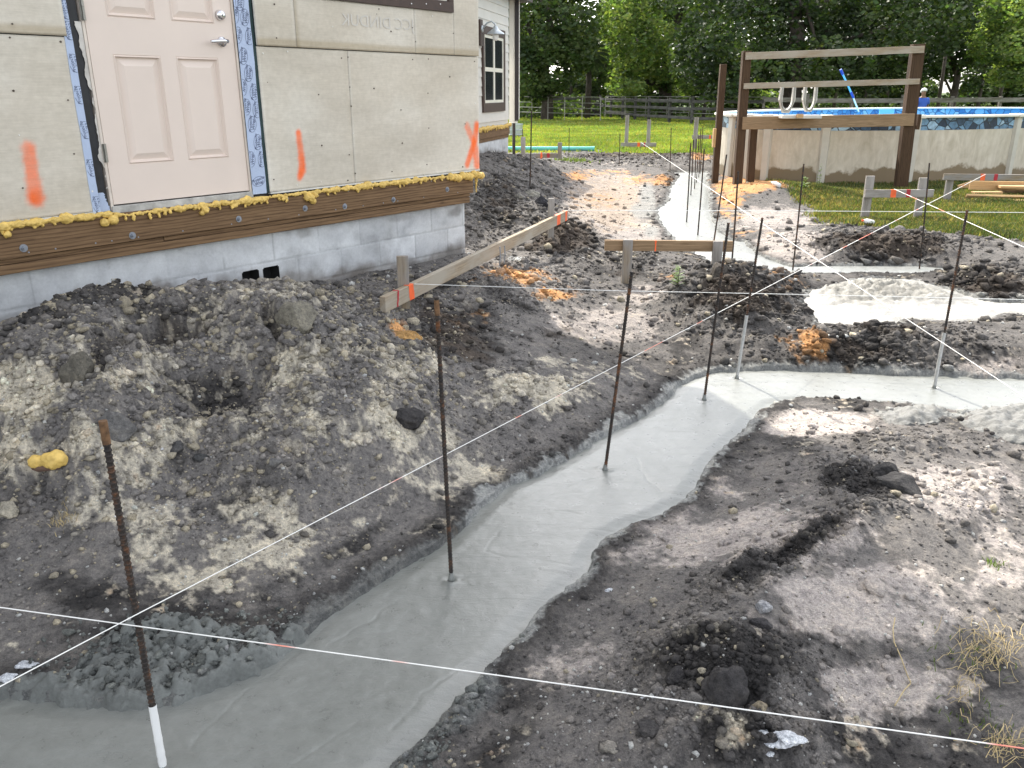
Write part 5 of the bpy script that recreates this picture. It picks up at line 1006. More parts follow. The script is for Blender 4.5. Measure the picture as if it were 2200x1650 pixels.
# arc-length spaced uprights
arc = [poolpt(2*math.pi*i/2000) for i in range(2001)]; cum = [0]
for a, b in zip(arc[:-1], arc[1:]): cum.append(cum[-1]+math.dist(a, b))
Lt = cum[-1]; ups = []
for xq in (1563, 1600, 1640, 1776, 1967, 2180, 2380):
    cand = [(math.hypot(*arc[i]), i) for i in range(2000) if abs(arc[i][0]/arc[i][1]-(xq-1100)/ray(xq, 320)[1]) < .004]
    if cand: ups.append(min(cand)[1])
for i in ups:
    p = arc[i]; tdir = Vector((arc[i+1][0]-arc[i][0], arc[i+1][1]-arc[i][1], 0)).normalized(); out = Vector((tdir.y, -tdir.x, 0))
    if out.dot(Vector((p[0]-pool_c[0], p[1]-pool_c[1], 0))) < 0: out = -out
    if Vector((p[0], p[1], 0)).dot(out) > 3: continue
    Mx = Matrix((tdir, out, Vector((0, 0, 1)))).transposed().to_4x4(); Mx.translation = Vector((p[0], p[1], 0))
    mb = MB(); wd0, wd1 = .095, .075; prof = [(-1, 0.002), (-.72, .06), (.72, .06), (1, .002)]; vs = []
    for z, wq in ((-.05, wd1), (1.222, wd0)): vs += [(x*wq, y, z) for x, y in prof]
    mb.add(vs, [(0, 1, 5, 4), (1, 2, 6, 5), (2, 3, 7, 6), (4, 5, 6, 7)]); mb.build('upright', M['pool_upright'], pool, Mx)
    mb = MB(); mb.box((-.11, -.13, 1.218), (.11, .125, RZ+.012)); mb.build('rim_cap', M['pool_rim'], pool, Mx, bevel=.012)
# skimmer opening in the far wall
sk = gy(1909, 240, 23.5)
mb = MB(); mb.box((sk.x-.2, 23.6, 1.1), (sk.x+.2, 23.63, 1.24)); mb.build('skimmer_frame', M['blue_pole'], pool)
# ladder loops
lad = empty('pool_ladder', gy(1700, 246, 14.9), 'two grey white U shaped ladder steps hooked over the near pool rim', 'pool ladder')
for x0, x1, yb_ in [(1675, 1710, 243), (1725, 1757, 240)]:
    Yd = 15.1; a = gy(x0+2, 190, Yd); b = gy(x1-1, 190, Yd); cb = gy((x0+x1)/2, 232, Yd); wid = (b.x-a.x)/2; cx = (a.x+b.x)/2; zb_ = gy(x0, yb_, Yd).z
    zc = gy(x0, 215, Yd).z; mb = MB(); nseg = 20; th_ = .045
    inner_ = [(cx-wid+th_, a.z+.02)]+[(cx-(wid-th_)*math.cos(math.pi*i/nseg), zc-(zc-cb.z)*1.15*math.sin(math.pi*i/nseg)) for i in range(nseg+1)]+[(cx+wid-th_, a.z+.02)]
    outer_ = [(cx-wid, a.z+.02)]+[(cx-(wid+.02*(1-math.cos(0)))*(1+.12*math.sin(math.pi*i/nseg))*math.cos(math.pi*i/nseg) if False else cx-wid*1.08+2*wid*1.08*i/nseg, zc-(zc-zb_)*min(1, 3.5*min(i/nseg, 1-i/nseg))) for i in range(nseg+1)]+[(cx+wid, a.z+.02)]
    k = len(inner_); vs = [(x, Yd-.04, z) for x, z in inner_]+[(x, Yd-.04, z) for x, z in outer_]+[(x, Yd+.04, z) for x, z in inner_]+[(x, Yd+.04, z) for x, z in outer_]
    fs = []
    for i in range(k-1): fs += [(i, i+1, k+i+1, k+i), (2*k+i, 3*k+i, 3*k+i+1, 2*k+i+1), (i, 2*k+i, 2*k+i+1, i+1), (k+i, k+i+1, 3*k+i+1, 3*k+i)]
    mb.add(vs, fs); mb.build('side_loop', M['ladder'], lad, smooth=False, bevel=.008)
    mb = MB(); mid = [((x0_+x1_)/2, (z0_+z1_)/2) for (x0_, z0_), (x1_, z1_) in zip(inner_, outer_)]
    for f_ in (.3, .62): mb.tube([(xi*(1-f_)+xo*f_, Yd-.043, zi*(1-f_)+zo*f_) for (xi, zi), (xo, zo) in zip(inner_, outer_)], .004, 5)
    mb.build('groove', M['hinge'], lad)
mb = MB(); a = gy(1680, 247, 15.0); b = gy(1765, 243, 15.0); mb.box((a.x, 14.95, a.z-.06), (b.x, 15.2, a.z)); mb.build('step_tread', M['ladder'], lad, bevel=.01)
mb = MB(); a = gy(1712, 249, 14.9); mb.box((a.x, 14.86, a.z-.03), (a.x+.1, 14.94, a.z+.03)); mb.build('latch', M['wood_new'], lad)
# telescopic pole leaning in the pool
pol = empty('pool_pole', gy(1843, 228, 22), 'light blue telescopic pole leaning over the far side of the pool', 'pool pole')
a = gy(1845, 240, 21.5); b = gy(1831, 204, 21.5); c = gy(1811, 160, 21.5); d_ = gy(1806, 149, 21.5)
mb = MB(); mb.tube([a, b], .019, 10); mb.build('lower_tube', M['white_plastic'], pol); mb = MB(); mb.tube([b, c], .022, 10); mb.build('upper_tube', M['blue_pole'], pol); mb = MB(); mb.tube([c, d_], .034, 10); mb.build('grip', M['blue_grip'], pol); mb = MB(); mb.tube([b-(c-b).normalized()*.08, b+(c-b).normalized()*.08], .03, 10); mb.build('clamp', M['blue_grip'], pol)

# ------------------------------------------------------------ deck frame at the pool
dk = empty('deck_frame', gz(1583, 412), 'brown timber deck frame with posts, rails and wide beam in front of the pool', 'deck frame')
def postpx(base, top, D, wd, dd, mat=M['wood_post'], zlow=-.2, name='post'):
    b = gy(*base, D); t = gy(*top, D); t.x = b.x+(t.x-b.x); return beam(name, Vector((b.x, D, zlow)), Vector((t.x, D, t.z)), dd, wd, mat, dk, up=(1, 0, 0), bevel=.006), b, t
D1 = 15.25; D2 = 15.5
postpx((1583,412), (1604,110), D1, .145, .145); postpx((1936,400), (1972,95), D2, .21, .145); postpx((1535,397), (1554,138), 16.4, .115, .115); postpx((1612,392), (1619,270), 15.75, .13, .13)
def rail(l, r, hh, th, mat, name, off=-.1): a = gy(*l, D1+off); b = gy(*r, D2+off); return beam(name, a, b, th, hh, mat, dk, bevel=.005)
rail((1602,121), (1985,106), .115, .04, M['wood_pale'], 'top_rail'); rail((1598,185), (1975,175), .095, .04, M['wood_pale'], 'middle_rail'); rail((1595,265), (1963,257), .21, .045, M['wood_deck'], 'deck_beam')
a = gy(1538, 290, 16.3); beam('side_block', Vector((a.x-.04, 16.25, a.z-.22)), Vector((a.x-.04, 16.25, a.z+.12)), .09, .05, M['wood_new'], dk, up=(1, 0, 0))
a = gy(1966, 262, 16.25); beam('side_block', Vector((a.x, 16.15, a.z-.13)), Vector((a.x, 16.15, a.z+.14)), .12, .06, M['wood_post'], dk, up=(1, 0, 0))

# ------------------------------------------------------------ lumber, pipe, tub and small things
def plank(name, a, b, th, hh, mat, label, up=(0, 0, 1)): o = beam(name, a, b, th, hh, mat, None, up=up); return tag(o, label, 'plank', 'loose planks lying on the lawn')
def pz(x, y, D): return gy(x, y, D)
plank('plank', pz(2083,398,14.6), pz(2330,402,14.6), .04, .15, M['wood_new'], 'pale plank standing on edge directly behind the red marked board')
plank('plank', gz(2090,414,.07), gz(2150,414,.07), .14, .04, M['wood_new'], 'short pale plank on top of the slanting plank')
plank('plank', gz(2074,424,.05), gz(2340,431,.05), .04, .14, M['wood_new'], 'long slanting pale plank lowest in the lumber pile', (0, -.7, .7))
plank('plank', gz(2145,401,.16), gz(2330,404,.16), .2, .04, M['wood_new'], 'flat pale plank laid across the lumber pile')
plank('plank', gz(2150,412,.06), gz(2330,410,.06), .1, .05, M['wood_deck'], 'dark plank lying under the flat pale plank')
plank('plank', gz(2178,432,.03), gz(2330,433,.03), .1, .04, M['wood_new'], 'short plank end lying nearest in the grass at the right edge')
plank('plank', gz(2058,404,.05), gz(2086,395,.12), .03, .1, M['wood_new'], 'small pale offcut left of the lumber pile')
pi = empty('drain_pipe', gz(1100, 322), 'long sea green plastic pipe lying at the lawn edge', 'pipe')
a = gy(1060, 319, 25.2); b = gy(1277, 319.5, 25.2); mb = MB(); mb.tube([a, a.lerp(b, .5), b], .062, 20, False); mb.build('pipe_tube', M['pipe_green'], pi, smooth=True)
mb = MB(); mb.tube([b-Vector((.12, 0, 0)), b+Vector((.001, 0, 0))], .068, 20, False); mb.tube([b-Vector((.004, 0, 0)), b-Vector((.002, 0, 0))], .058, 20); mb.build('pipe_socket', M['pipe_green'], pi, smooth=False)
tb_ = gy(1106, 293, 34); o = empty('stock_tank', (tb_.x, 34, 0), 'round galvanised tub on the grass behind the porch post', 'tub')
mb = MB(); zs_ = [0, .08, .1, .12, .25, .27, .29, .45, .46, .5]; rs = [.24, .25, .262, .25, .262, .275, .262, .27, .285, .285]; mb.tube([(tb_.x, 34, z) for z in zs_], [r*1.15 for r in rs], 28, False); mb.tube([(tb_.x, 34, .02), (tb_.x, 34, .03)], .26, 20); mb.build('tank_side', M['galv'], o, smooth=False)
def bottle(x, y, sc, label, m1, m2, rot):
    g = groundpt(x, y); o = empty('plastic_bottle', g, label, 'bottle'); Mx = Matrix.Translation(g+Vector((0, 0, .035*sc))) @ Matrix.Rotation(rot, 4, 'Z') @ Matrix.Rotation(R(78), 4, 'Y')
    mb = MB(); mb.tube([(0, 0, 0), (0, 0, .005), (0, 0, .12*sc), (0, 0, .15*sc), (0, 0, .18*sc)], [.025*sc, .035*sc, .035*sc, .025*sc, .012*sc], 14); mb.build('body', m1, o, Mx, smooth=True)
    mb = MB(); mb.tube([(0, 0, .178*sc), (0, 0, .2*sc)], .014*sc, 12); mb.build('cap', m2, o, Mx)
bottle(1875, 484, .95, 'white bottle lying at the foot of the grey stand left stake', M['white_plastic'], M['orange_paint'], R(200)); bottle(1675, 404, 1.0, 'small pale green bottle beside the orange sand heap', M['white_plastic'], M['pipe_green'], R(120))
# orange ribbon on the far low board
a = gy(1163, 326, 20.15); mb = MB(); mb.tube([a, a+Vector((.02, -.02, -.1)), a+Vector((-.02, -.02, -.17)), a+Vector((.01, -.03, -.25))], .012, 5); tag(mb.build('marker_ribbon', M['orange_paint']), 'orange ribbon hanging from the low board near the green pipe', 'ribbon')

# ------------------------------------------------------------ person behind the pool
pp = gy(1982, 215, 34.0)
def skin_fig(name, verts, edges, rads, mat, parent, loc):
    me = bpy.data.meshes.new(name); me.from_pydata(verts, edges, []); o = link(name, me, mat, parent, Matrix.Translation(loc), smooth=True)
    sk_ = o.modifiers.new('skin', 'SKIN'); 
    for i, r in enumerate(rads): me.skin_vertices[0].data[i].radius = (r, r) if isinstance(r, float) else r
    me.skin_vertices[0].data[0].use_root = True; sk_.use_smooth_shade = True; sb = o.modifiers.new('sub', 'SUBSURF'); sb.levels = 2; sb.render_levels = 2; return o
ploc = Vector((pp.x, 34.0, 0)); per = empty('person', ploc, 'person in a blue shirt and white cap working behind the pool', 'person')
def pskin(name, verts, edges, rads, mat):
    me = bpy.data.meshes.new(name); me.from_pydata(verts, edges, [])
    if not me.skin_vertices: 
        o = bpy.data.objects.new('tmp', me); COL.objects.link(o); md = o.modifiers.new('s', 'SKIN')
        with bpy.context.temp_override(object=o, active_object=o): 
            try: bpy.ops.mesh.customdata_skin_add()
            except Exception: pass
        bpy.data.objects.remove(o)
    o = link(name, me, mat, per, Matrix.Translation(ploc)); md = o.modifiers.new('skin', 'SKIN'); md.use_smooth_shade = True
    if me.skin_vertices:
        for i, r in enumerate(rads): me.skin_vertices[0].data[i].radius = (r, r) if isinstance(r, float) else r
        me.skin_vertices[0].data[0].use_root = True
    sb = o.modifiers.new('sub', 'SUBSURF'); sb.levels = 2; sb.render_levels = 2; return o
bv = [(0,0,.95),(0,0,1.15),(.01,0,1.38),(.015,0,1.5),(0,-.01,1.62),(0,-.01,1.72),(-.19,0,1.40),(-.25,.03,1.12),(-.2,.2,.95),(.2,0,1.40),(.27,.05,1.14),(.22,.25,1.02),(-.1,0,.9),(-.11,.02,.48),(-.11,0,.08),(-.11,.12,.03),(.1,0,.9),(.11,.02,.48),(.11,0,.08),(.11,.12,.03)]
be = [(0,1),(1,2),(2,3),(3,4),(4,5),(2,6),(6,7),(7,8),(2,9),(9,10),(10,11),(0,12),(12,13),(13,14),(14,15),(0,16),(16,17),(17,18),(18,19)]
br = [.14,.13,.15,.055,.095,.08,.065,.045,.03,.065,.045,.03,.09,.065,.045,.04,.09,.065,.045,.04]
pskin('body', bv, be, br, M['skin'])
pskin('shirt', [(0,0,.92),(0,0,1.15),(.01,0,1.36),(.01,0,1.46),(-.19,0,1.40),(-.235,.02,1.2),(.2,0,1.40),(.25,.035,1.2)], [(0,1),(1,2),(2,3),(2,4),(4,5),(2,6),(6,7)], [.17,.165,.18,.08,.085,.075,.085,.075], M['shirt'])
pskin('trousers', [(0,0,.93),(-.1,0,.88),(-.11,.02,.48),(-.11,0,.1),(.1,0,.88),(.11,.02,.48),(.11,0,.1)], [(0,1),(1,2),(2,3),(0,4),(4,5),(5,6)], [.155,.105,.085,.07,.105,.085,.07], M['jeans'])
mb = MB(); mb.tube([(0,-.01,1.70),(0,-.01,1.76),(0,-.01,1.80),(0,-.01,1.825)], [.112,.11,.08,.02], 16); mb.tube([(0,.09,1.70),(0,.17,1.69)], [.07,.06], 10); mb.build('cap', M['cap'], per, Matrix.Translation(ploc), smooth=True)

# ------------------------------------------------------------ paddock fence and steel panels
def fencerun(label, pts, group, zr=(.35, .8, 1.2), ph=1.38, thk=.04, mat=M['wood_fence'], sp=2.6, post=.14, rh=.15):
    o = empty('paddock_fence', pts[0], label, 'fence', group); P_ = [Vector(p) for p in pts]; r = random.Random(int(pts[0][1]*10))
    for a, b in zip(P_[:-1], P_[1:]):
        L = (b-a).length; n = max(1, round(L/sp)); sd_ = Vector(((b-a).y, -(b-a).x, 0)).normalized(); sd_ = sd_ if sd_.y < 0 else -sd_
        for i in range(n):
            p = a.lerp(b, i/n); q = a.lerp(b, (i+1)/n)
            mb = MB(); mb.box((-post/2, -post/2, -.3), (post/2, post/2, ph+r.uniform(-.06, .08))); mb.build('post', mat, o, frame(p, b-a), bevel=.01)
            for z in zr: beam('rail', p+sd_*(post/2+.02)+Vector((0, 0, z+r.uniform(-.03, .03))), q+sd_*(post/2+.02)+Vector((0, 0, z+r.uniform(-.03, .03))), thk, rh, mat, o, bevel=.004)
    return o
f0 = gz(1289, 252); f1 = gz(1393, 262); f2 = gz(1485, 268); f3 = gz(1640, 262)
fencerun('dark board fence across the field left of the pool', [(gz(1050, 246).x, 62, 0), (f0.x, f0.y, 0), (f1.x, f1.y, 0), (f2.x, f2.y, 0)], 'paddock fences at the field edge')
fencerun('dark board fence continuing behind the left pool post', [(f2.x, f2.y, 0), (gy(1640, 230, 45).x, 45, 0)], 'paddock fences at the field edge')
fencerun('grey top board fence behind the pool on the right', [(gy(1640, 230, 45).x, 45, .0), (gy(1830, 220, 44).x, 44, 0), (gy(2250, 220, 46).x, 46, 0), (40, 48, 0)], 'paddock fences at the field edge', zr=(.35, .8, 1.27), ph=1.5, mat=M['wood_grey'], rh=.22)
def panelfence(x0, x1, D0, D1, label):
    a = gz(x0, 250); a = Vector((gy(x0, 240, D0).x, D0, 0)); b = Vector((gy(x1, 240, D1).x, D1, 0)); o = empty('pipe_panel', a, label, 'fence panel', 'steel pipe panels behind the board fence'); n = max(1, int((b-a).length/1.3))
    for z in (.45, .75, 1.05, 1.38): mb = MB(); mb.tube([a+Vector((0, 0, z)), b+Vector((0, 0, z))], .024, 6); mb.build('rail', M['hinge'], o)
    for i in range(n+1): p = a.lerp(b, i/n); mb = MB(); mb.tube([p, p+Vector((0, 0, 1.4))], .024, 6); mb.build('upright', M['hinge'], o)
panelfence(1110, 1290, 56, 50, 'rusty steel pipe panel behind the left end of the board fence'); panelfence(1300, 1480, 58, 54, 'steel pipe panel behind the middle of the board fence'); panelfence(1490, 1640, 52, 50, 'steel pipe panel near the left pool post')
# bench-like low trough behind the fence
mb = MB(); a = gy(1205, 247, 60); b = gy(1290, 245, 60); mb.box((a.x, 59.6, .05), (b.x, 60.3, .55)); tag(mb.build('feed_trough', M['dark_trim'], bevel=.05), 'low black trough behind the left end of the board fence', 'trough')

# ------------------------------------------------------------ straw, weeds, grass
def blades(name, P_, H, W, colr, label, cat, kind=None, mat=None, lean=.5, seg2=True):
    n = len(P_); a = rng.uniform(0, 6.283, n); l = rng.uniform(.1, lean, n)*H; d = rng.uniform(0, 6.283, n)
    wx = np.cos(a)*W/2; wy = np.sin(a)*W/2; lx = np.cos(d)*l; ly = np.sin(d)*l
    b0 = P_-np.stack([wx, wy, 0*wx], -1); b1 = P_+np.stack([wx, wy, 0*wx], -1)
    m0 = P_+np.stack([lx*.35-wx*.8, ly*.35-wy*.8, H*.55], -1); m1 = P_+np.stack([lx*.35+wx*.8, ly*.35+wy*.8, H*.55], -1); t = P_+np.stack([lx, ly, H*.92], -1)
    V_ = np.stack([b0, b1, m1, m0, t], 1).reshape(-1, 3); k = np.arange(n)*5
    F_ = np.concatenate([np.stack([k, k+1, k+2], -1), np.stack([k, k+2, k+3], -1), np.stack([k+3, k+2, k+4], -1)])
    me = npmesh(name, V_, F_, np.repeat(colr, 5, 0)); o = link(name, me, mat or M['grass']); return tag(o, label, cat, kind=kind)
def lawnpts(n, rmin, rmax, amin=-2, amax=36):
    m = n*4; t = rng.uniform(R(amin), R(amax), m); l = np.exp(rng.uniform(math.log(rmin), math.log(rmax), m)); X = l*np.sin(t); Y = l*np.cos(t)
    lw = gridinterp(LAWN, X, Y); ok = (lw*.9 > rng.random(m)) & (polydist(X, Y, pool_poly) > -.05); X, Y = X[ok][:n], Y[ok][:n]; return np.stack([X, Y, gridinterp(GZ, X, Y)-.005], -1), X, Y
P_, X, Y = lawnpts(150000, 8.5, 24); r_ = np.hypot(X, Y); q = fbm(X, Y, 1.3, 4, 700); n = len(P_)
c_ = np.stack([rng.uniform(.55, 1.1, n)*(.8+.25*q), rng.uniform(.6, 1.0, n)*(.75+.2*q), rng.uniform(.5, 1., n)], -1); dry = rng.random(n) < .2+.35*np.clip(q+.1, 0, 1); c_[dry] = np.array((1.9, 1.25, 1.8))*rng.uniform(.6, 1.1, (dry.sum(), 1))
blades('lawn_grass', P_, rng.uniform(.025, .075, n)*(1+.9*np.clip(fbm(X, Y, 2.2, 3, 710), 0, 1)), .006+.0006*r_, c_*.95, 'short mixed green grass around the pool and under the grey board stand', 'grass', 'stuff')
P_, X, Y = lawnpts(110000, 23.5, 62, -6, 34); r_ = np.hypot(X, Y); n = len(P_); q = fbm(X, Y, .4, 4, 720)
c_ = np.stack([rng.uniform(1.1, 1.7, n)+.3*q, rng.uniform(1.1, 1.45, n)+.1*q, rng.uniform(.8, 1.3, n)], -1)*(1+.3*fbm(X, Y, .22, 3, 730))[:, None]
blades('field_grass', P_, rng.uniform(.05, .12, n), .02+.001*r_, c_, 'bright sunlit green grass of the far field', 'grass', 'stuff')
def tuft(x, y, n, spread, h, label, cat, mat=None, c=(1, 1, 1), wd=.004, name='weed', lean=.9):
    g = groundpt(x, y); P_ = np.stack([g.x+rng.normal(0, spread, n), g.y+rng.normal(0, spread, n), np.zeros(n)], -1); P_[:, 2] = gridinterp(GZ, P_[:, 0], P_[:, 1])-.003
    blades(name, P_, rng.uniform(.4, 1, n)*h, wd, np.tile(c, (n, 1))*rng.uniform(.6, 1.2, (n, 1)), label, cat, None, mat, lean)
tuft(2135, 1215, 40, .018, .03, 'tiny bright green weed on the right bank', 'weed', c=(1, 1.1, 1), wd=.004)
tuft(1232, 346, 120, .25, .12, 'small green tuft on the dirt bank behind the heap', 'weed', wd=.03)
tuft(2085, 1420, 60, .06, .035, 'sparse green blades in the straw patch at lower right', 'weed', c=(.6, .7, .6), wd=.003)
tuft(2115, 1560, 60, .05, .035, 'green blades in the lower straw patch by the corner', 'weed', c=(.6, .7, .6), wd=.003); tuft(138, 1120, 70, .025, .035, 'withered dark tuft on the left heap', 'weed', M['straw'], (.3, .3, .3), .003)
def leafy(x, y, h, n, label, sp=.08):
    g = groundpt(x, y); o = empty('weed_plant', g, label, 'weed'); mb = MB(); mb.tube([g-Vector((0, 0, .02)), g+Vector((.01, 0, h*.9))], [.004, .002], 5); mb.build('stem', M['bark'], o)
    mb = MB(); r = random.Random(int(x))
    for i in range(n):
        z = h*r.uniform(.1, 1); a = r.uniform(0, 6.28); L = sp*(1.1-z/h*.6)*r.uniform(.6, 1); c = g+Vector((0, 0, z)); dr = Vector((math.cos(a), math.sin(a), .35)); s_ = Vector((-dr.y, dr.x, 0))*L*.22; mb.add([c, c+dr*L*.5+s_, c+dr*L, c+dr*L*.5-s_], [(0, 1, 2, 3)])
    me_o = mb.build('leaves', M['leaf_light'], o); a = me_o.data.color_attributes.new('soil', 'FLOAT_COLOR', 'POINT'); a.data.foreach_set('color', [1.0]*4*len(me_o.data.vertices))
leafy(1455, 618, .17, 70, 'small green weed in the dark mound left of the white spill'); leafy(1758, 405, .4, 60, 'leggy weed at the foot of the pool wall'); leafy(1727, 408, .22, 60, 'low leafy weed beside the orange sand heap', .12)
# straws
def straw(pts, rad, label, cat='straw'):
    P_ = [groundpt(*p)+Vector((0, 0, .008+.004*(i % 2))) for i, p in enumerate(pts)]; mb = MB(); mb.tube(P_, rad, 5); tag(mb.build('dry_straw', M['straw']), label, cat)
straw([(1922,1332),(1917,1360),(1920,1385),(1934,1420),(1948,1455),(1955,1475)], .0016, 'long bent dry straw on the right slope'); straw([(1955,1475),(1940,1492),(1921,1522)], .0016, 'short straw joining the lower end of the long bent straw')
mb = MB(); r = random.Random(11)
for cx, cy, n_, sx, sy in [(2120,1420,120,75,55),(2160,1620,70,60,35),(2080,1500,30,50,60)]:
    for i in range(n_):
        x = r.gauss(cx, sx*.5); y = r.gauss(cy, sy*.5); a = r.uniform(0, 3.14); L = r.uniform(12, 45); pts = []
        for k in range(4): t = k/3-.5; pts.append(gz(x+math.cos(a)*L*t+r.uniform(-3, 3), min(y+math.sin(a)*L*t+r.uniform(-2, 2), 1720), .10))
        P3 = [Vector((p.x, p.y, hz(p.x, p.y)+.006+.02*r.random()*(1 if k in (1, 2) else .4))) for k, p in enumerate(pts)]; mb.tube(P3, r.uniform(.0005, .0011), 4, False)
tag(mb.build('straw_litter', M['straw']), 'tangle of dry straw strewn over the lower right slope', 'straw', kind='stuff')

# ------------------------------------------------------------ trees
def leafcloud(lobes, n, size, seed, skin=.55, drape=0):
    r = np.random.default_rng(seed); L = np.array(lobes); vol = (L[:, 3]*L[:, 4]*L[:, 5])**(2/3); pr = vol/vol.sum(); k = r.choice(len(L), n, p=pr)
    d = r.normal(size=(n, 3)); d /= np.linalg.norm(d, axis=1)[:, None]; rad = r.uniform(0, 1, n)**.35; rad = skin+(1-skin)*rad*1.08
    P_ = L[k, :3]+d*rad[:, None]*L[k, 3:6]
    # clump the leaves round sub-centres and leave gaps
    w_, iv_ = worley(P_[:, 0]+P_[:, 2]*.6, P_[:, 1]*.7+P_[:, 2], .75, seed); g_ = fbm(P_[:, 0]+P_[:, 1]*.4, P_[:, 2]*1.3, .8, 3, seed); ok = (w_ < .58+.25*g_) & (g_ > -.42); P_ = P_[ok]; n = len(P_)
    if drape: P_[:, 2] -= drape*np.abs(r.normal(0, .5, n))
    a = r.uniform(0, 6.283, n); tlt = r.uniform(-.9, .9, n); s_ = size*r.uniform(.6, 1.4, n)
    ux = np.stack([np.cos(a), np.sin(a), r.uniform(-.4, .4, n)], -1); vx = np.stack([-np.sin(a)*np.sin(tlt), np.cos(a)*np.sin(tlt), np.cos(tlt)], -1)
    A_ = P_-ux*s_[:, None]*.6; B_ = P_+vx*s_[:, None]*.38+ux*s_[:, None]*.1; C1 = P_+ux*s_[:, None]*.65; D_ = P_-vx*s_[:, None]*.38
    V_ = np.stack([A_, B_, C1, D_], 1).reshape(-1, 3); F_ = np.arange(n*4).reshape(n, 4); c = np.stack([r.uniform(.65, 1.35, n)]*3, -1)*np.stack([r.uniform(.85, 1.2, n), np.ones(n), r.uniform(.8, 1.1, n)], -1)
    return V_, F_, np.repeat(c, 4, 0)
def tree(label, x, y, h, r0, lobes, n, size, mat, seed, limbs=6, group='trees at the edge of the field', skin=.5, drape=0, name='broadleaf_tree'):
    o = empty(name, (x, y, 0), label, 'tree', group); r = random.Random(seed)
    mb = MB(); pts = [Vector((x+r.uniform(-.15, .15)*k, y+r.uniform(-.15, .15)*k, h*k/6)) for k in range(7)]; pts[0].z = -.3; mb.tube(pts, [r0*1.35, r0*1.02, r0*.9, r0*.75, r0*.55, r0*.35, r0*.15], 12); mb.build('trunk', M['bark'], o, smooth=True)
    for k in range(limbs):
        i = r.randint(1, 4); p = pts[i]; l = lobes[r.randrange(len(lobes))]; q = Vector((l[0], l[1], l[2])); m_ = p.lerp(q, .5)+Vector((0, 0, r.uniform(.2, .9)))
        mb = MB(); mb.tube([p, p.lerp(m_, .5)+Vector((0, 0, .15)), m_, q], [r0*.4, r0*.3, r0*.2, r0*.06], 7); mb.build('limb', M['bark'], o, smooth=True)
    V_, F_, c = leafcloud(lobes, n, size, seed, skin, drape); link('crown', npmesh('crown', V_, F_, c), mat, o); return o
def lobes_from(lst, D, dep=3.0):
    out = []
    for x, y, rx, ry in lst:
        c = gy(x, y, D); k = D/1888; out.append((c.x, D+random.uniform(-1, 1)*dep*.4, c.z, rx*k, dep*random.uniform(.7, 1), ry*k))
    return out
def X_(x, D): return gy(x, 230, D).x
D = 54; tree('dark dense broadleaf tree behind the porch corner at the left of the field', X_(1175, D), D, 9, .32, lobes_from([(1150,60,70,90),(1130,150,50,60),(1220,40,70,80),(1190,130,60,60),(1240,110,40,50),(1100,-40,90,80),(1200,-90,110,80),(1150,190,50,30),(1060,80,60,90)], D, 3), 26000, .22, M['leaf_mid'], 21)
D = 60; tree('big spreading oak left of the pool with light green sunlit leaves', X_(1432, D), D, 10, .42, lobes_from([(1400,60,90,70),(1350,100,60,55),(1370,165,60,35),(1440,130,70,50),(1320,40,40,50),(1480,50,90,70),(1420,-40,120,70),(1500,-50,110,70),(1470,175,60,28),(1340,185,40,22)], D, 4), 30000, .22, M['leaf_light'], 22)
D = 46; tree('huge dark live oak hanging over the far side of the pool', X_(1692, D), D, 9, .5, lobes_from([(1560,70,100,80),(1660,60,110,70),(1770,50,110,80),(1880,60,100,80),(1600,140,70,40),(1740,130,90,45),(1850,140,80,45),(1940,120,60,60),(1550,-50,140,70),(1720,-60,160,80),(1880,-60,140,80),(1540,170,40,35),(1960,40,60,70),(1500,110,50,50)], D, 4.5), 46000, .2, M['leaf_dark'], 23, 9, drape=.5)
D = 42; tree('pale green tree leaning in at the upper right corner', X_(2290, D), D, 9, .35, lobes_from([(2170,60,60,60),(2210,140,60,40),(2150,10,60,50),(2230,20,80,80),(2130,100,35,35),(2270,120,70,60),(2200,-60,110,60),(2165,165,40,22)], D, 3), 22000, .17, M['leaf_light'], 24)
D = 56; tree('dim grey green tree standing in shade behind the pool right end', X_(2040, D), D, 8, .22, lobes_from([(2040,100,60,60),(2010,40,60,60),(2080,150,50,40),(2060,20,50,60),(1990,130,50,40),(2100,90,50,50),(2050,-60,100,60)], D, 3), 20000, .2, M['leaf_mid'], 25)
D = 70; tree('bright yellow green young tree showing between two dark crowns', X_(1290, D), D, 7, .15, lobes_from([(1290,70,32,30),(1300,130,40,35),(1275,110,30,30),(1300,175,50,30)], D, 2), 9000, .24, M['leaf_light'], 26, 3)
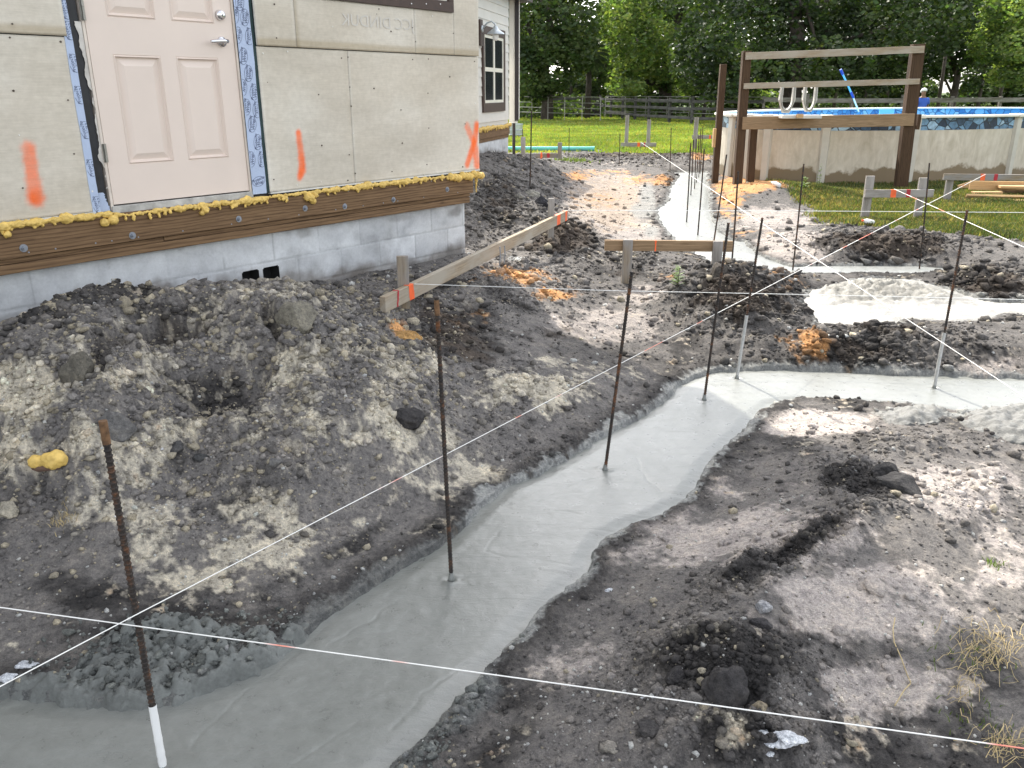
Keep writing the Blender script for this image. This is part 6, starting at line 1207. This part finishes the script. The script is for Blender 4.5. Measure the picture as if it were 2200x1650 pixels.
for i, (x, D, y, rx, ry, mt, lb) in enumerate([(1220,68,190,60,35,'leaf_mid','round bush under the left dark tree'),(1110,66,150,60,90,'leaf_dark','dark tree just behind the porch corner'),(1330,75,60,50,90,'leaf_mid','tall dim tree behind the yellow green one'),(1590,62,200,60,30,'leaf_light','sunlit undergrowth bush between the left pool posts'),(1530,72,130,60,80,'leaf_mid','middle distance tree behind the left pool post'),
       (1820,66,205,70,30,'leaf_mid','low sapling thicket behind the middle of the pool'),(1930,64,190,50,40,'leaf_mid','bushy sapling behind the right deck post'),(2130,62,195,60,35,'leaf_mid','rounded bush behind the right fence'),(2190,66,110,70,90,'leaf_dark','dark tree behind the pale corner tree'),(1450,75,190,80,35,'leaf_mid','wide bush behind the oak trunk'),(1880,70,60,120,120,'leaf_dark','dark tree filling the gap behind the live oak'),(1690,68,60,130,120,'leaf_dark','dark tree behind the middle of the live oak')]):
    lb2 = lobes_from([(x, y, rx, ry), (x-rx*.5, y+ry*.3, rx*.6, ry*.6), (x+rx*.5, y+ry*.2, rx*.6, ry*.7)], D, 2.5); bush = ry < 45
    tree(lb, X_(x, D), D, gy(x, y, D).z*.95, .12 if bush else .2, lb2, 6000 if bush else 9000, .24, M[mt], 40+i, 2 if bush else 4, name='bush' if bush else 'broadleaf_tree')
# cabbage palm
D = 57; px_ = X_(1262, D); hc = gy(1262, 110, D).z; palm = empty('cabbage_palm', (px_, D, 0), 'fan leaved cabbage palm between the dark tree and the oak', 'palm'); mb = MB(); mb.tube([(px_, D, -.3), (px_+.05, D, hc*.5), (px_, D, hc)], [.22, .18, .2], 10); mb.build('trunk', M['bark'], palm, smooth=True)
r = random.Random(5); mb = MB()
for k in range(46):
    a = r.uniform(0, 6.28); el = r.uniform(-1.1, 1.3); L = r.uniform(.8, 1.2); dr = Vector((math.cos(a)*math.cos(el), math.sin(a)*math.cos(el), math.sin(el))); c = Vector((px_, D, hc))+dr*L*.6; sd_ = dr.cross(Vector((0, 0, 1))).normalized(); upv = sd_.cross(dr)
    for j in range(13):
        t = (j-6)/6*1.25; e = dr*math.cos(t)+sd_*math.sin(t)-Vector((0, 0, .25)); wv_ = (sd_*math.cos(t)-dr*math.sin(t))*.035; q = c+e*.75; mb.add([c-wv_*.5, c+wv_*.5, c+e*.45+wv_, q-Vector((0, 0, .12)), c+e*.45-wv_], [(0, 1, 2, 3, 4)])
fo_ = mb.build('fronds', M['leaf_palm'], palm); a = fo_.data.color_attributes.new('soil', 'FLOAT_COLOR', 'POINT'); a.data.foreach_set('color', [1.0]*4*len(fo_.data.vertices))
# thin trunks in the wood
for i, (x, D) in enumerate([(1335,64),(1480,66),(1512,58),(1548,63),(1640,60),(1745,62),(1790,58),(1858,63),(1905,60),(2015,52),(2100,55),(2145,57),(1360,70),(1170,62),(1230,64)]):
    xx = X_(x, D); o = empty('bare_trunk', (xx, D, 0), ['slender grey trunk %s' % s_ for s_ in ('left of the oak trunk','right of the oak trunk','left of the tall left pool post','between the two left pool posts','behind the left ladder step','behind the right ladder step','left of the blue pole','right of the blue pole','left of the right deck post','behind the fence right of the person','behind the right part of the fence','nearest the pale corner tree','under the palm, on its right','under the dark left tree','under the palm, on its left')][i], 'tree trunk', 'slender trunks inside the wood')
    mb = MB(); rr = random.Random(i); mb.tube([(xx, D, -.2), (xx+rr.uniform(-.2, .2), D, 2.5), (xx+rr.uniform(-.5, .5), D, 7)], [.13, .1, .06], 8); mb.build('trunk', M['bark'], o, smooth=True)
# far wood as one mass
lob = []
for i in range(120): a = R(-12+50*i/119); Dd = random.uniform(76, 92); lob.append((Dd*math.tan(a), Dd, random.uniform(1, 15), random.uniform(2.5, 5), 3, random.uniform(2, 4)))
V_, F_, c = leafcloud(lob, 110000, .34, 77, .3); tag(link('far_wood', npmesh('far_wood', V_, F_, c), M['leaf_dark']), 'dense dark wood closing the view behind the field', 'wood', kind='stuff')
V_, F_, c = leafcloud([(Q_*1.0, 60+random.uniform(-4, 8), .5, 3, 2, random.uniform(.6, 1.3)) for Q_ in range(-6, 44, 2)], 30000, .2, 78, .2); tag(link('undergrowth', npmesh('undergrowth', V_, F_, c), M['leaf_mid']), 'low shaded undergrowth along the foot of the wood', 'undergrowth', kind='stuff')
